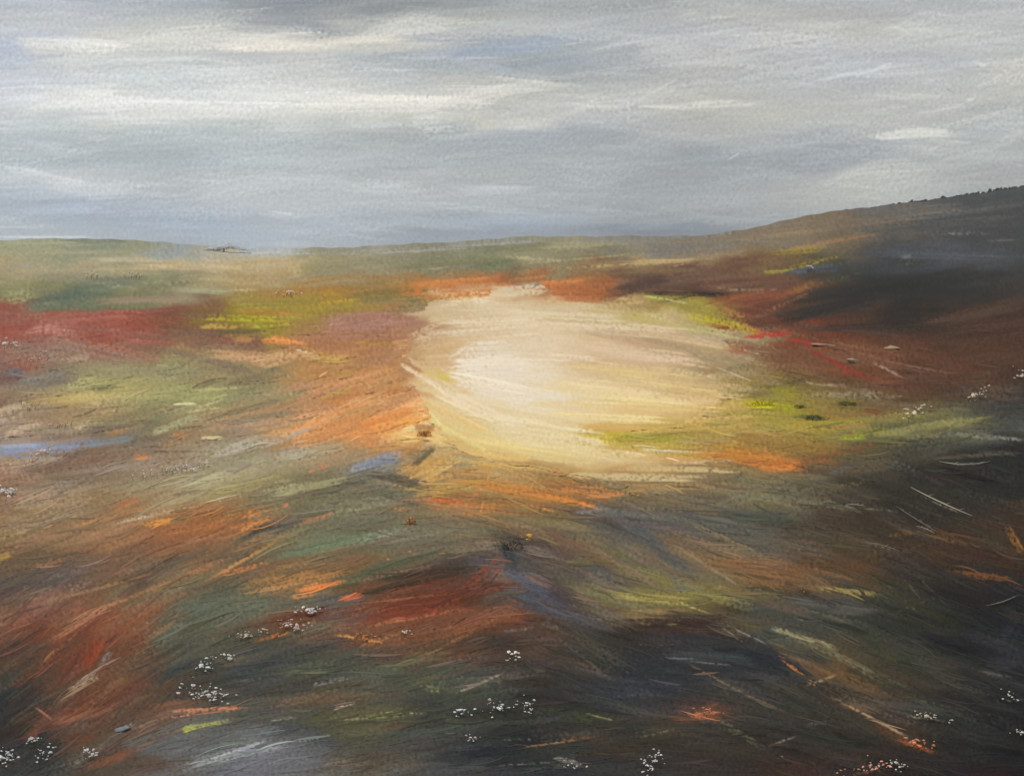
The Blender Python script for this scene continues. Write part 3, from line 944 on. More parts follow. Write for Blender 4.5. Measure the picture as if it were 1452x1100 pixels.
SHORE_DABS = """
960 683 6 50 4 c46c42 d
1000 679 6 60 5 a0583a d
700 680 -14 160 8 b87636 d
735 672 -18 130 5 c88444 c
800 706 -14 90 8 d87228 d
825 710 -16 60 6 dc7a2c d
830 695 0 60 10 ad6c38 d
880 695 2 100 10 aa703c d
815 686 -8 60 8 6c5034 d
940 700 2 130 12 715c40 s
1000 695 -2 120 14 6c5e44 s
660 690 20 70 14 96783c d
680 690 60 60 20 b8743c d
650 685 14 110 5 8a7848 m
700 705 -4 130 14 837044 s
740 715 -12 130 4 c07c40 d
610 706 -12 60 7 943828 d
640 710 0 70 7 cc6a30 d
640 711 10 30 4 8c3020 c
675 729 0 40 5 c4713c d
683 718 80 24 4 d08c44 c
583 738 80 20 15 a0724a s
700 732 -6 130 8 6c6046 m
840 720 6 44 14 7c7b88 m
835 735 4 40 10 686c74 s
885 724 -4 110 16 64615c d
950 728 -3 140 14 4c4b48 d
1010 738 -2 90 10 4f4e4a m
900 745 -20 110 12 56554f s
915 765 -38 130 18 464646 m
950 795 -40 90 14 4a4a4d m
985 800 -36 110 6 605c60 d
960 825 -50 40 14 57565a s
930 748 -8 140 10 54494a m
1000 770 -20 120 10 6f5a44 d
1020 760 -24 130 5 7f6c50 c
1010 790 -14 130 18 78593c s
1070 800 -4 120 18 7d5636 s
1060 758 -10 110 12 5a5554 s
1070 735 -6 110 12 3f4440 s
1000 800 -32 110 4 857058 c
780 742 -6 170 12 746645 s
830 755 10 60 8 666440 s
770 765 -18 160 7 745844 m
820 775 -26 150 10 6b4f3a s
880 800 -30 110 8 6c5a44 m
760 735 -4 120 3 c4763c d
740 748 -4 100 3 a47048 d
910 810 -4 100 12 706642 s
905 805 -8 36 3 aba48c d
850 812 -30 50 20 43474a s
780 790 0 70 16 4a3b38 s
740 768 -6 90 12 33302c d
725 762 -10 60 8 2c2c2a d
750 768 -12 10 5 d49838 c
722 790 -62 34 14 2e3338 m
700 785 -20 50 8 7a4a38 d
740 800 -60 50 16 454c5a s
708 800 60 50 18 8a4c38 s
440 640 8 100 16 97907a m
410 620 22 100 7 9b8a7e d
400 640 12 80 6 8a7c72 m
370 660 4 110 10 8f8a6c s
470 632 10 90 12 b07c4a s
525 612 16 100 20 cb7e40 s
560 600 14 70 14 c8803c m
590 596 10 60 8 cf8838 m
602 608 -4 30 16 9a6c3c m
602 625 -6 20 3 6a3c2c c
560 630 16 80 8 ad8444 m
500 650 14 120 5 8a6a4c m
540 655 14 70 18 6f7684 s
515 665 10 60 16 6e7174 s
550 640 20 40 10 63646c s
605 640 60 26 9 5c5038 d
580 655 40 60 12 a8803e d
588 666 20 44 8 b88444 s
565 678 -10 44 10 4f463a m
545 672 40 26 8 7f7a72 m
572 648 40 40 5 6a5434 d
440 672 20 50 8 6c5444 m
450 665 22 30 7 c07048 m
440 690 12 130 10 87805c m
400 690 10 120 6 9a9472 c
480 700 10 130 14 625e48 s
520 690 -6 90 12 575345 s
510 692 -4 26 8 84604a d
560 705 -16 120 10 4c463a d
600 685 20 70 10 a8874a m
620 665 30 80 10 bf944e m
620 695 4 70 10 9c7548 d
600 725 0 110 12 69634c s
547 725 25 28 2 b0a888 c
570 722 -2 30 5 ad6f4c d
650 740 4 130 10 646252 s
470 768 12 120 20 616c50 s
430 780 10 80 12 5a644e s
530 765 14 70 14 706462 d
545 760 10 30 4 a08880 d
420 745 14 100 6 7a6a54 m
400 742 16 70 11 3c3b38 m
370 752 18 60 5 33322c m
452 734 16 50 5 b06440 m
370 732 14 60 12 b8703a d
360 745 20 60 6 c08040 d
405 716 4 14 5 b06a48 m
600 780 10 100 6 a0663e d
552 793 4 10 4 d86c3c c
625 783 0 14 5 c86c3c c
590 790 12 130 9 50503c m
640 770 12 130 10 4c4a40 d
600 760 12 160 8 6c6656 m
680 750 -6 90 12 565850 s
560 812 12 120 8 6c5444 d
650 668 10 120 14 b88440 m
700 690 -8 160 16 b87834 m
640 690 14 110 12 a8803e m
750 700 -10 150 12 b4702e m
830 697 2 110 12 bc7434 d
860 700 4 150 8 b4703a d
690 712 -4 120 10 a87034 d
960 690 2 160 12 8c7048 m
600 662 30 90 20 bc8a42 m
585 640 40 60 12 a87434 m
535 655 16 80 16 6c7488 m
600 648 40 50 10 50432e m
560 680 -14 90 10 4a4236 m
1090 655 -8 120 14 c66a24 m
1040 648 -4 130 9 b87430 m
620 710 0 80 8 c4602f d
800 706 -14 120 9 cf7430 d
720 660 -4 140 8 c49a4c m
640 850 14 220 22 5c2a1c m
560 872 8 150 16 6e3424 m
660 888 22 170 16 78432a m
600 822 12 180 12 332a20 m
720 785 -50 40 14 2c3036 m
750 830 -32 110 20 464c5e m
800 875 -14 150 18 46434a m
940 780 -38 130 20 46474c m
930 730 -4 180 16 555350 m
1070 736 -4 130 14 45483f m
920 846 -6 130 20 8c8040 m
1010 838 -8 110 18 787040 m
960 885 0 180 18 302422 m
1060 805 -8 130 24 7c5838 m
430 822 10 140 18 94683e d
455 832 12 80 8 cc7034 m
480 770 10 140 18 5f6a50 m
"""
MX, MY0, MY1 = 150, 60, 90                     # margins round the frame, in the survey's own units
W0, H0 = 1452, 1100
CW, CH = W0+2*MX, H0+MY0+MY1
rng = np.random.default_rng(11)
def hexc(h): return np.array([int(h[i:i+2],16) for i in (0,2,4)], np.float32)
def blur1(a, s, ax):
    r = int(max(1, 3*s)); k = np.exp(-0.5*(np.arange(-r,r+1)/s)**2); k /= k.sum()
    f = np.fft.rfft(a, axis=ax); n = a.shape[ax]
    kk = np.zeros(n); kk[:r+1] = k[r:]; kk[-r:] = k[:r]
    sh = [1]*a.ndim; sh[ax] = -1
    return np.fft.irfft(f*np.fft.rfft(kk).reshape(sh), n=n, axis=ax)
def norm(a): return ((a-a.mean())/a.std()).astype(np.float32)
# bristle texture: long along u (axis 1), fine along v (axis 0)
def bristles():
    a = norm(blur1(blur1(rng.normal(size=(512,2048)), 60, 1), .75, 0))
    b = norm(blur1(blur1(rng.normal(size=(512,2048)), 110, 1), 2.6, 0))
    c = norm(blur1(blur1(rng.normal(size=(512,2048)), 9, 1), .7, 0))
    return norm(a*.8+b*.9+c*.35)
BR = bristles()
def grain(h, w):
    n = rng.normal(size=(h,w))
    a = norm(blur1(blur1(n, 1.25, 0), 1.25, 1) - blur1(blur1(n, 3.0, 0), 3.0, 1))
    n = rng.normal(size=(h,w)); b = norm(blur1(blur1(n, 0.75, 0), .9, 1))
    return norm(a+b*.35)
GR = grain(CH, CW)
GF = norm(blur1(blur1(rng.normal(size=(CH,CW)), .8, 0), 1.0, 1))
def smooth(n, lx, ly): return norm(blur1(blur1(rng.normal(size=n), ly, 0), lx, 1))
def sstep(x): x = np.clip(x,0,1); return x*x*(3-2*x)

class Canvas:
    def __init__(s):
        s.c = np.zeros((CH,CW,3), np.float32); s.h = np.zeros((CH,CW), np.float32)
    def stroke(s, x, y, ang, L, Wd, col, op=.9, soft=.5, dry=0., sag=0., var=5., hgt=.5):
        x += MX; y += MY0
        ca, sa = np.cos(np.radians(ang)), np.sin(np.radians(ang))
        ex = abs(ca)*L*.62+abs(sa)*(Wd*.8+abs(sag))+3; ey = abs(sa)*L*.62+abs(ca)*(Wd*.8+abs(sag))+3
        x0,x1 = int(max(0,x-ex)), int(min(CW,x+ex+1)); y0,y1 = int(max(0,y-ey)), int(min(CH,y+ey+1))
        if x1-x0 < 2 or y1-y0 < 2: return
        X = np.arange(x0,x1,dtype=np.float32)[None,:]-x; Y = np.arange(y0,y1,dtype=np.float32)[:,None]-y
        u = X*ca - Y*sa; v = X*sa + Y*ca
        t = u/(L*.5)
        v = v + sag*(1-t*t)
        r = np.random.default_rng(int(abs(x*7.3+y*131.7+L))%(2**31))
        ov, ou = r.integers(0,512), r.integers(0,2048)
        sc = 1.0 if Wd < 30 else .8
        B = BR[(v*sc+ov).astype(np.int32)%512, (u+ou).astype(np.int32)%2048]
        # per bristle end points
        ends = BR[(v*sc+ov+99).astype(np.int32)%512, ou%2048]
        le = 1.0 + .17*ends
        taper = 1-.25*np.clip(t,-1,1)**2
        fv = np.abs(v)/(Wd*.5*taper)
        edge = sstep((1.12-fv+.22*B) / (.12+soft*1.0))
        along = sstep((le-np.abs(t))/(.10+soft*.55))
        a = op*edge*along
        if dry > 0:
            g = .45*GR[y0:y1,x0:x1]+.75*GF[y0:y1,x0:x1]
            a = a*sstep(.5+.34*B+.42*g-.62*(dry-.35)+.5*(edge-.9))
        else:
            a = a*np.clip(1+.20*B*(1-.4*soft),0,1.0)
        a = np.clip(a,0,1)[...,None]
        cc = col + (B*var)[...,None]
        s.c[y0:y1,x0:x1] = s.c[y0:y1,x0:x1]*(1-a)+cc*a
        a = a[...,0]
        s.h[y0:y1,x0:x1] = s.h[y0:y1,x0:x1]*(1-a*.7)+a*(B*.35+hgt*(1-fv.clip(0,1)**4*1.2))*.7
MODES = {'s':(.85,.9,.0,.3,5.0),'m':(.92,.5,.10,.6,7.0),'c':(.72,.4,.2,1.,6.),'d':(.92,.55,.48,.7,7.)}
def dab_colour(h, k):
    c = hexc(h); m = c.mean(); return m+(c-m)*k
def dabs(cv, text, opm=1., only='smcd', sf=None):
    for l in text.strip().split('\n'):
        p = l.split(); x,y,a,L,w = map(float,p[:5]); m = p[6]
        if m not in only: continue
        sag = float(p[7]) if len(p)>7 else 0.
        op,so,dr,hg,va = MODES[m]
        if sf: so = sf
        if m == 's' : w *= 1.25; L *= 1.1
        if m == 'm' : w *= 1.1
        cv.stroke(x,y,a,L,w,dab_colour(p[5], .84 if m == 's' else .92),op*opm,so,dr,sag,va,hg)
def interp_rows(rows, ys, px, py):
    # rows: list of arrays (values at each px column), linear in y
    i = np.clip(np.searchsorted(ys, py)-1, 0, len(ys)-2)
    t = np.clip((py-ys[i])/(ys[i+1]-ys[i]),0,1)
    return i, t
def base(cv):
    # horizon line of the survey
    xs = np.arange(CW)-MX; yy = (np.arange(CH)-MY0)[:,None]*np.ones((1,CW)); xx = np.ones((CH,1))*xs[None,:]
    w1, w2 = smooth((CH,CW), 26, 9), smooth((CH,CW), 8, 3)
    wx = xx + 26*w1 + 7*w2; wy = yy + 9*smooth((CH,CW), 34, 8) + 3*smooth((CH,CW), 9, 3)
    # land
    L = [l.split() for l in LAND_ROWS.strip().split('\n')]
    ys = np.array([float(l[0]) for l in L]); tab = np.array([[hexc(h) for h in l[1:]] for l in L])
    gx = np.clip(wx/90,0,15.999); ix = gx.astype(int); tx = sstep(gx-ix)[...,None]
    i,t = interp_rows(None, ys, wx, wy); t = t[...,None]
    land = (tab[i,ix]*(1-tx)+tab[i,ix+1]*tx)*(1-t)+(tab[i+1,ix]*(1-tx)+tab[i+1,ix+1]*tx)*t
    # cloud
    S = []; sy = []
    for l in SKY_PTS.strip().split('\n'):
        y, r = l.split(':'); r = r.split(); sy.append(float(y))
        X = [float(q) for q in r[0::2]]; C = np.array([hexc(q) for q in r[1::2]])
        S.append(np.stack([np.interp(np.arange(-MX,CW-MX), X, C[:,k]) for k in range(3)],1))
    S = np.array(S); sy = np.array(sy)
    iy,t = interp_rows(None, sy, wx, yy+6*w1); t = t[...,None]
    jx = np.clip(wx+MX,0,CW-1).astype(int)
    sky = S[iy,jx]*(1-t)+S[iy+1,jx]*t
    return sky.astype(np.float32), land.astype(np.float32)
HX = np.array([-150,0,100,180,220,300,360,420,480,560,650,750,900,1000,1060,1150,1250,1350,1452,1602],float)
HY = np.array([345,342,338,340,345,350,353,352,350,347,343,337,336,333,326,305,295,281,267,258],float)
def horizon(x): return np.interp(x, HX, HY)
AX = [(-100,420,4),(100,430,4),(100,560,6),(350,430,2),(350,560,10),(520,400,5),(520,480,3),(520,580,24),(720,440,1),(720,520,-4),(720,600,-12),(900,470,-7),(900,560,-6),(900,640,-2),
 (1080,440,-4),(1150,500,-18),(1300,520,-4),(1200,400,12),(1400,420,12),(1100,620,0),(1300,620,6),(1200,330,8),(1400,300,8),(900,380,4),(700,360,3),(200,370,0),
 (100,680,12),(300,700,18),(500,680,8),(660,700,-4),(800,700,-12),(950,720,-10),(1100,700,-4),(1300,700,-20),(1420,680,-10),
 (60,780,14),(250,790,22),(450,780,16),(600,800,14),(750,780,-20),(920,780,-36),(1080,780,-14),(1250,800,-25),(1420,780,-20),
 (60,880,34),(200,880,36),(350,880,20),(550,870,16),(680,860,30),(780,850,-30),(950,860,-5),(1100,870,-10),(1250,880,-25),(1420,900,-20),
 (60,980,40),(180,980,34),(320,980,8),(500,970,10),(680,960,14),(850,950,-22),(1000,950,-10),(1150,960,-28),(1300,990,-24),(1430,1000,-15),
 (60,1080,30),(250,1080,14),(450,1070,12),(650,1080,8),(850,1070,4),(1050,1060,-6),(1250,1070,-16),(1430,1090,-6)]
AXA = np.array(AX,float)
def flow(x, y):
    d = ((x[:,None]-AXA[None,:,0])/1.3)**2+(y[:,None]-AXA[None,:,1])**2
    w = 1/(d+900)**1.6
    a = (w*AXA[None,:,2]).sum(1)/w.sum(1)
    return a
def auto(cv, n, L, Wd, region, op, soft, dryp, cj, vmax=4., seed=1, hg=.5, angj=5.):
    r = np.random.default_rng(seed)
    x = r.uniform(-MX, W0+MX, n)
    if region == 'sky': y = r.uniform(-MY0, horizon(x)-3)
    else:
        hz = horizon(x)+4; y = hz + (H0+MY1-hz)*r.uniform(0,1,n)**.92
    an = flow(x,y) if region != 'sky' else r.normal(1+3*np.clip((x-500)/600,0,1),2+4*np.clip((x-400)/600,0,1),n)
    f = np.ones(n) if region == 'sky' else np.clip(.40+(y-340)/420,.40,1.1)
    for i in range(n):
        Li = L*r.uniform(.5,1.5)*f[i]; wi = Wd*r.uniform(.5,1.5)*(f[i]**.8)
        a = an[i]+r.normal(0,angj)*(1 if region!='sky' else .4)
        if y[i]-wi*.6-abs(np.sin(np.radians(a)))*Li*.5 < horizon(x[i])+1 and region != 'sky': continue
        if y[i]+wi*.6+abs(np.sin(np.radians(a)))*Li*.5 > horizon(x[i])-1 and region == 'sky': continue
        o = r.uniform(-.28,.28)*Li
        sx = x[i]+o*np.cos(np.radians(a)); sy = y[i]-o*np.sin(np.radians(a))
        ix = int(np.clip(sx+MX+r.normal(0,1.5),1,CW-2)); iy = int(np.clip(sy+MY0+r.normal(0,1.5),1,CH-2))
        col = cv.c[iy-1:iy+2,ix-1:ix+2].mean((0,1))
        lum = col.mean()
        col = col*(1+r.normal(0,cj)) + r.normal(0,cj*22,3) + (r.normal(2,10) if seed in (12,13) else 0)
        dry = r.uniform(.35,.75) if r.random() < dryp else 0.
        cv.stroke(x[i],y[i],a,Li,wi,col,op*r.uniform(.5,1),soft,dry,r.normal(0,wi*.25),vmax*np.clip(lum/110,.45,1.),hg)
# evening-out of the survey: how much lighter each district is than first noted
EVEN = np.array([(100,60,1.07),(360,195,1.11),(700,60,1.06),(750,200,1.07),(1060,245,1.04),(1350,100,1.05),(200,300,1.07),(600,300,1.06),(1000,315,1.0),(1300,240,1.05),(450,60,1.05),
 (160,820,1.22),(560,970,1.30),(280,700,1.16),(520,560,1.14),(520,470,1.10),(1260,430,.88),(1400,320,1.0),(1260,925,1.10),(880,965,1.15),(120,465,1.22),(500,385,1.13),(100,375,1.10),(1140,605,1.08),
 (920,785,1.16),(1360,685,.96),(300,1060,1.28),(740,340,1.10),(1000,380,1.02),(1250,510,.98),(250,560,1.12),(700,750,1.14),(100,960,1.12),(650,860,1.10),(1100,830,1.08),(1400,1000,1.0),(1150,1050,1.10),(700,1060,1.12),(1400,850,.98),(750,680,1.08)],float)
def even(c):
    h, w = CH//10+1, CW//10+1
    Y, X = np.mgrid[0:h,0:w]; X = X*10.-MX; Y = Y*10.-MY0; n = np.zeros((h,w)); d = np.zeros((h,w))
    for x, y, g in EVEN:
        k = 1/(((X-x)/1.4)**2+(Y-y)**2+2500)**2; n += k*g; d += k
    G = n/d; yy = np.arange(CH)/10.; xx = np.arange(CW)/10.; iy = yy.astype(int).clip(0,h-2); ix = xx.astype(int).clip(0,w-2)
    ty = (yy-iy)[:,None]; tx = (xx-ix)[None,:]
    G = (G[iy][:,ix]*(1-tx)+G[iy][:,ix+1]*tx)*(1-ty)+(G[iy+1][:,ix]*(1-tx)+G[iy+1][:,ix+1]*tx)*ty
    return (c*G[...,None]).astype(np.float32)
def paint():
    cv = Canvas(); sky, land = base(cv)
    xs = np.arange(CW)-MX; ysg = (np.arange(CH)-MY0)[:,None]
    hz = horizon(xs)[None,:]
    skc = Canvas(); skc.c[:] = sky; dabs(skc, SKY_DABS, .9, 'smd'); dabs(skc, SKY_DABS, 1., 'c')
    auto(skc, 420, 170, 16, 'sky', .7, .5, .35, .036, 5., 3)
    auto(skc, 900, 110, 7, 'sky', .65, .4, .4, .036, 5., 4)
    auto(skc, 500, 150, 26, 'sky', .8, .8, 1., .035, 3., 14)
    dabs(skc, SKY_DABS, .42, 'mcd')
    auto(skc, 700, 60, 2.5, 'sky', .45, .3, .2, .03, 2., 5)
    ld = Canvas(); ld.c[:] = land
    auto(ld, 700, 90, 24, 'land', .6, .6, .1, .03, 4., 6)
    dabs(ld, LAND_DABS, .9, 's'); dabs(ld, SHORE_DABS, .9, 's')
    lk = Canvas(); lk.c[:] = ld.c
    dabs(lk, LAKE_DABS, .7); dabs(lk, LAKE_DABS, .9, 'mc', .35); near = '\n'.join(l for l in LAKE_DABS.strip().split('\n') if float(l.split()[0])+float(l.split()[1])*.9 > 1400)
    dabs(ld, near)
    auto(ld, 900, 90, 16, 'land', .55, .6, .3, .06, 6., 7)
    auto(ld, 800, 100, 24, 'land', .8, .8, 1., .10, 3., 12, .5)
    auto(ld, 1500, 70, 8, 'land', .6, .45, .5, .08, 6., 8)
    dabs(ld, LAND_DABS, .95, 'mcd'); dabs(ld, near, .8, 'mc'); dabs(ld, SHORE_DABS, .95, 'mcd')
    auto(ld, 900, 60, 12, 'land', .6, .7, 1., .14, 4., 13, .5)
    auto(ld, 1200, 56, 5, 'land', .40, .5, .5, .07, 5., 10)
    auto(ld, 1100, 40, 2.4, 'land', .45, .4, .4, .09, 3., 9)
    auto(lk, 1300, 60, 5, 'land', .4, .5, .4, .02, 4., 8)
    auto(lk, 1500, 50, 2.2, 'land', .5, .35, .3, .035, 3., 9)
    m = ld.c.mean(2, keepdims=True); ld.c = m+(ld.c-m)*.96
    m = skc.c.mean(2, keepdims=True); skc.c = m+(skc.c-m)*.85
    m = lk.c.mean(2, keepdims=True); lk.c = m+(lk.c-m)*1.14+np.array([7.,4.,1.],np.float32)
    ld.c = even(ld.c); skc.c = even(skc.c)
    return skc, ld, lk
# ------------------------------------------------------------------ the lie of the land
CP, SP = math.cos(PITCH), math.sin(PITCH)
def project(x, y, z):
    zz = z-EYE; d = y*CP-zz*SP; d = np.where(np.abs(d) < 1e-3, 1e-3, d)
    return 726+F_PX*x/d, 550-F_PX*(y*SP+zz*CP)/d, d
def ray(px, py):
    a = (px-726)/F_PX; b = (550-py)/F_PX
    return a+0*b, CP+b*SP, -SP+b*CP+0*a
_hx = np.linspace(-650, 2100, 400); _rx, _ry, _rz = ray(_hx, horizon(_hx))
_haz = np.arctan2(_rx, _ry); _hel = _rz/np.hypot(_rx, _ry)
def crest(az):
    e = np.interp(az, _haz, _hel)
    n = .0004*np.sin(az*61+1.3)+.0003*np.sin(az*137)+.0003*np.sin(az*290+2)
    return e+n
MS = 2                                      # shore masks, in units of two
def poly_mask(P):
    P = np.array(P, float); h, w = CH//MS, CW//MS
    Y, X = np.mgrid[0:h,0:w]; X = X*MS-MX+.5; Y = Y*MS-MY0+.5
    ins = np.zeros((h,w), bool); n = len(P)
    for i in range(n):
        x1,y1 = P[i]; x2,y2 = P[(i+1)%n]
        if y1 == y2: continue
        c = ((y1 > Y) != (y2 > Y)) & (X < (x2-x1)*(Y-y1)/(y2-y1)+x1)
        ins ^= c
    return ins.astype(np.float32)
LAKE = [(694,416),(700,400),(735,394),(775,394),(790,400),(784,420),(772,428),(830,436),(890,445),(940,455),(985,470),(1020,484),(1062,499),(1075,508),(1030,522),(1005,534),(1030,548),(1015,565),
 (990,585),(960,602),(900,612),(852,622),(862,634),(900,645),(960,654),(1035,667),(1030,677),(960,684),(880,686),(800,673),(740,663),(690,650),(650,640),(625,620),(612,598),(600,580),(588,556),(572,535),(566,512),(583,492),(570,472),(598,450),(606,440),(614,425),(636,425),(642,436),(692,434)]
POOL = [(-140,618),(0,627),(60,625),(120,619),(172,617),(190,622),(150,635),(90,642),(30,652),(-140,660)]
def soften(m, s): return blur1(blur1(m, s*.5/MS, 0), s*1.3/MS, 1).astype(np.float32)
_hh, _ww = CH//MS, CW//MS
_rag = BR[(np.arange(_hh)*1)[:,None]%512, (np.arange(_ww)*2)[None,:]%2048]
_rag2 = smooth((_hh,_ww), 5, 2.5)
def shore(P, s):
    m = soften(poly_mask(P), s)
    return m, m+(.24*_rag+.14*_rag2)*np.clip(4*m*(1-m),0,1)
BANK = soften(poly_mask(LAKE), 26)+soften(poly_mask(POOL), 16)
LM_S, LM = shore(LAKE, 7); PM_S, PM = shore(POOL, 3)
def samp(a, X, Y, s=1):
    fx = np.clip((X+MX)/s, 0, a.shape[1]-1.01); fy = np.clip((Y+MY0)/s, 0, a.shape[0]-1.01)
    ix, iy = fx.astype(int), fy.astype(int); tx, ty = fx-ix, fy-iy
    if a.ndim == 3: tx, ty = tx[...,None], ty[...,None]
    return (a[iy,ix]*(1-tx)+a[iy,ix+1]*tx)*(1-ty)+(a[iy+1,ix]*(1-tx)+a[iy+1,ix+1]*tx)*ty
def land_z(x, y):
    r = np.hypot(x, y)+1e-6; az = np.arctan2(x, y)
    rr = 1900.0
    t = np.clip((r-430)/(rr-430), 0, 1); S = t*t*(3-2*t)*.55+.45*t
    z = S*(EYE+rr*crest(az))
    z = z*(1-.75*np.clip((r-rr)/2500,0,1))
    # hummocks, low enough to hide nothing
    q = .5+.5*np.clip((r-25)/300,0,1)
    hm = (np.sin(x*.11+y*.05+.7)+np.sin(x*.053-y*.031+2)+.6*np.sin(x*.27+y*.09)+.5*np.sin(y*.19-x*.07+1))*.10*q
    far = np.clip(r/900,0,1)*(np.sin(x*.013+1)+np.sin(y*.011+x*.007))*1.2
    X, Y, d = project(x, y, np.zeros_like(x))
    ok = (d > 5) & (X > -MX) & (X < W0+MX) & (Y > 372)
    m = np.where(ok, samp(LM, X, Y, MS), 0); mp = np.where(ok, samp(PM, X, Y, MS), 0)
    ms = np.where(ok, samp(LM_S, X, Y, MS), 0); mps = np.where(ok, samp(PM_S, X, Y, MS), 0)
    k = np.clip((ms+mps)*2.5,0,1); k = 1-k
    bk = np.where(ok, samp(BANK, X, Y, MS), 0); kw = 1-np.clip(bk*4,0,1)
    z = z+(hm+far)*k*kw + .10*k
    z = np.where(m+mp > .02, z*(1-np.clip(m+mp,0,1)*1.)+.10-(m+mp)*.25, z)
    return z
def unproject(px, py):
    """where the line of sight through survey point (px, py) meets the ground"""
    px = np.atleast_1d(np.asarray(px, float)); py = np.atleast_1d(np.asarray(py, float))
    dx, dy, dz = ray(px, py); hl = np.hypot(dx, dy)
    dx, dy, dz = dx/hl, dy/hl, dz/hl
    rs = np.concatenate([np.geomspace(14, 430, 90), np.linspace(440, 1960, 110)])
    prev = np.full(px.shape, EYE+0.); res = np.full(px.shape, np.nan); rp = 0.
    for r in rs:
        g = EYE+dz*r-land_z(dx*r, dy*r)
        hit = (g <= 0) & np.isnan(res)
        res = np.where(hit, rp+(r-rp)*prev/np.maximum(prev-g,1e-6), res)
        prev, rp = g, r
    res = np.where(np.isnan(res), 1900, res)
    return res, dx, dy
# coarse map survey point -> distance, for laying growth along the ground
US = 6
_uy, _ux = np.mgrid[0:CH//US, 0:CW//US]
UR = np.zeros(_ux.shape)
_X = _ux*US-MX+0.; _Y = _uy*US-MY0+0.
_m = _Y > horizon(_X)-US
UR[:] = 1900; UR[_m] = unproject(_X[_m], _Y[_m])[0]
LUR = np.log(UR)
def ground(px, py):
    r = np.exp(samp(LUR, px, py, US)); dx, dy, dz = ray(px, py); hl = np.hypot(dx, dy)
    x, y = dx/hl*r, dy/hl*r
    return x, y, r
# ------------------------------------------------------------------ helpers
def tag(o, label=None, cat=None, group=None, kind=None):
    for k, v in (('label',label),('category',cat),('group',group),('kind',kind)):
        if v: o[k] = v
    return o
def mesh_np(name, V, Fq, mat, C=None, parent=None, smooth_=True, tris=False):
    me = bpy.data.meshes.new(name); n = 3 if tris else 4
    me.vertices.add(len(V)); me.vertices.foreach_set('co', np.ascontiguousarray(V, np.float32).ravel())
    me.loops.add(Fq.size); me.loops.foreach_set('vertex_index', Fq.astype(np.int32).ravel())
    me.polygons.add(len(Fq)); me.polygons.foreach_set('loop_start', (np.arange(len(Fq))*n).astype(np.int32))
    me.polygons.foreach_set('loop_total', np.full(len(Fq), n, np.int32))
    me.polygons.foreach_set('use_smooth', np.full(len(Fq), smooth_, bool))
    if C is not None:
        at = me.color_attributes.new('Col', 'FLOAT_COLOR', 'POINT')
        at.data.foreach_set('color', np.concatenate([C, np.ones((len(C),1))],1).astype(np.float32).ravel())
    me.materials.append(mat); me.update(calc_edges=True)
    o = bpy.data.objects.new(name, me); COL.objects.link(o); o.parent = parent
    return o
def lin(c):
    c = np.clip(np.asarray(c, float)/255., 0, 1)
    return np.where(c <= .04045, c/12.92, ((c+.055)/1.055)**2.4)
def albedo(c): return np.clip(lin(c)/GAIN, .004, .86)
def mat_growth(name, rough=.85, spec=.25, fine=0.0, bump=0.):
    m = bpy.data.materials.new(name); m.use_nodes = True; t = m.node_tree; b = t.nodes['Principled BSDF']
    a = t.nodes.new('ShaderNodeAttribute'); a.attribute_name = 'Col'
    b.inputs['Roughness'].default_value = rough; b.inputs['Specular IOR Level'].default_value = spec
    if fine > 0:
        tcn = t.nodes.new('ShaderNodeTexCoord'); nz = t.nodes.new('ShaderNodeTexNoise')
        nz.inputs['Scale'].default_value = 9.0; nz.inputs['Detail'].default_value = 6; nz.inputs['Roughness'].default_value = .7
        t.links.new(tcn.outputs['Object'], nz.inputs['Vector'])
        r = t.nodes.new('ShaderNodeMapRange'); r.inputs[1].default_value = .3; r.inputs[2].default_value = .7
        r.inputs[3].default_value = 1-fine; r.inputs[4].default_value = 1+fine; t.links.new(nz.outputs[0], r.inputs[0])
        v = t.nodes.new('ShaderNodeVectorMath'); v.operation = 'SCALE'
        t.links.new(a.outputs['Color'], v.inputs[0]); t.links.new(r.outputs[0], v.inputs['Scale']); t.links.new(v.outputs[0], b.inputs['Base Color'])
        if bump:
            bp = t.nodes.new('ShaderNodeBump'); bp.inputs['Strength'].default_value = bump; bp.inputs['Distance'].default_value = .05
            t.links.new(nz.outputs[0], bp.inputs['Height']); t.links.new(bp.outputs[0], b.inputs['Normal'])
    else: t.links.new(a.outputs['Color'], b.inputs['Base Color'])
    return m
def mat_plain(name, col, rough=.8, var=.25, scale=20.):
    m = bpy.data.materials.new(name); m.use_nodes = True; t = m.node_tree; b = t.nodes['Principled BSDF']
    c = albedo(hexc(col)); b.inputs['Roughness'].default_value = rough; b.inputs['Specular IOR Level'].default_value = .25
    nz = t.nodes.new('ShaderNodeTexNoise'); nz.inputs['Scale'].default_value = scale; nz.inputs['Detail'].default_value = 5
    tcn = t.nodes.new('ShaderNodeTexCoord'); t.links.new(tcn.outputs['Object'], nz.inputs['Vector'])
    rp = t.nodes.new('ShaderNodeValToRGB'); e = rp.color_ramp.elements
    e[0].position = .3; e[1].position = .7
    e[0].color = (*[float(q*(1-var)) for q in c], 1); e[1].color = (*[float(min(.88,q*(1+var))) for q in c], 1)
    t.links.new(nz.outputs[0], rp.inputs[0]); t.links.new(rp.outputs[0], b.inputs['Base Color'])
    return m
# ------------------------------------------------------------------ survey of colours
SKYC, LANDC, LAKEC = paint()
def survey_xy(x, y, z):
    """survey coordinates of a point, carried on by reflection outside the surveyed sector"""
    az = np.arctan2(x, y); r = np.hypot(x, y); lim = math.radians(27.5)
    ac = np.clip(az, -lim, lim)
    X, Y, d = project(r*np.sin(ac), r*np.cos(ac), z)
    X = X+(az-ac)*F_PX
    per = 2*(W0+2*MX-20.); q = np.mod(X+MX-10, per); X = np.where(q > per/2, per-q, q)-MX+10
    return X, Y
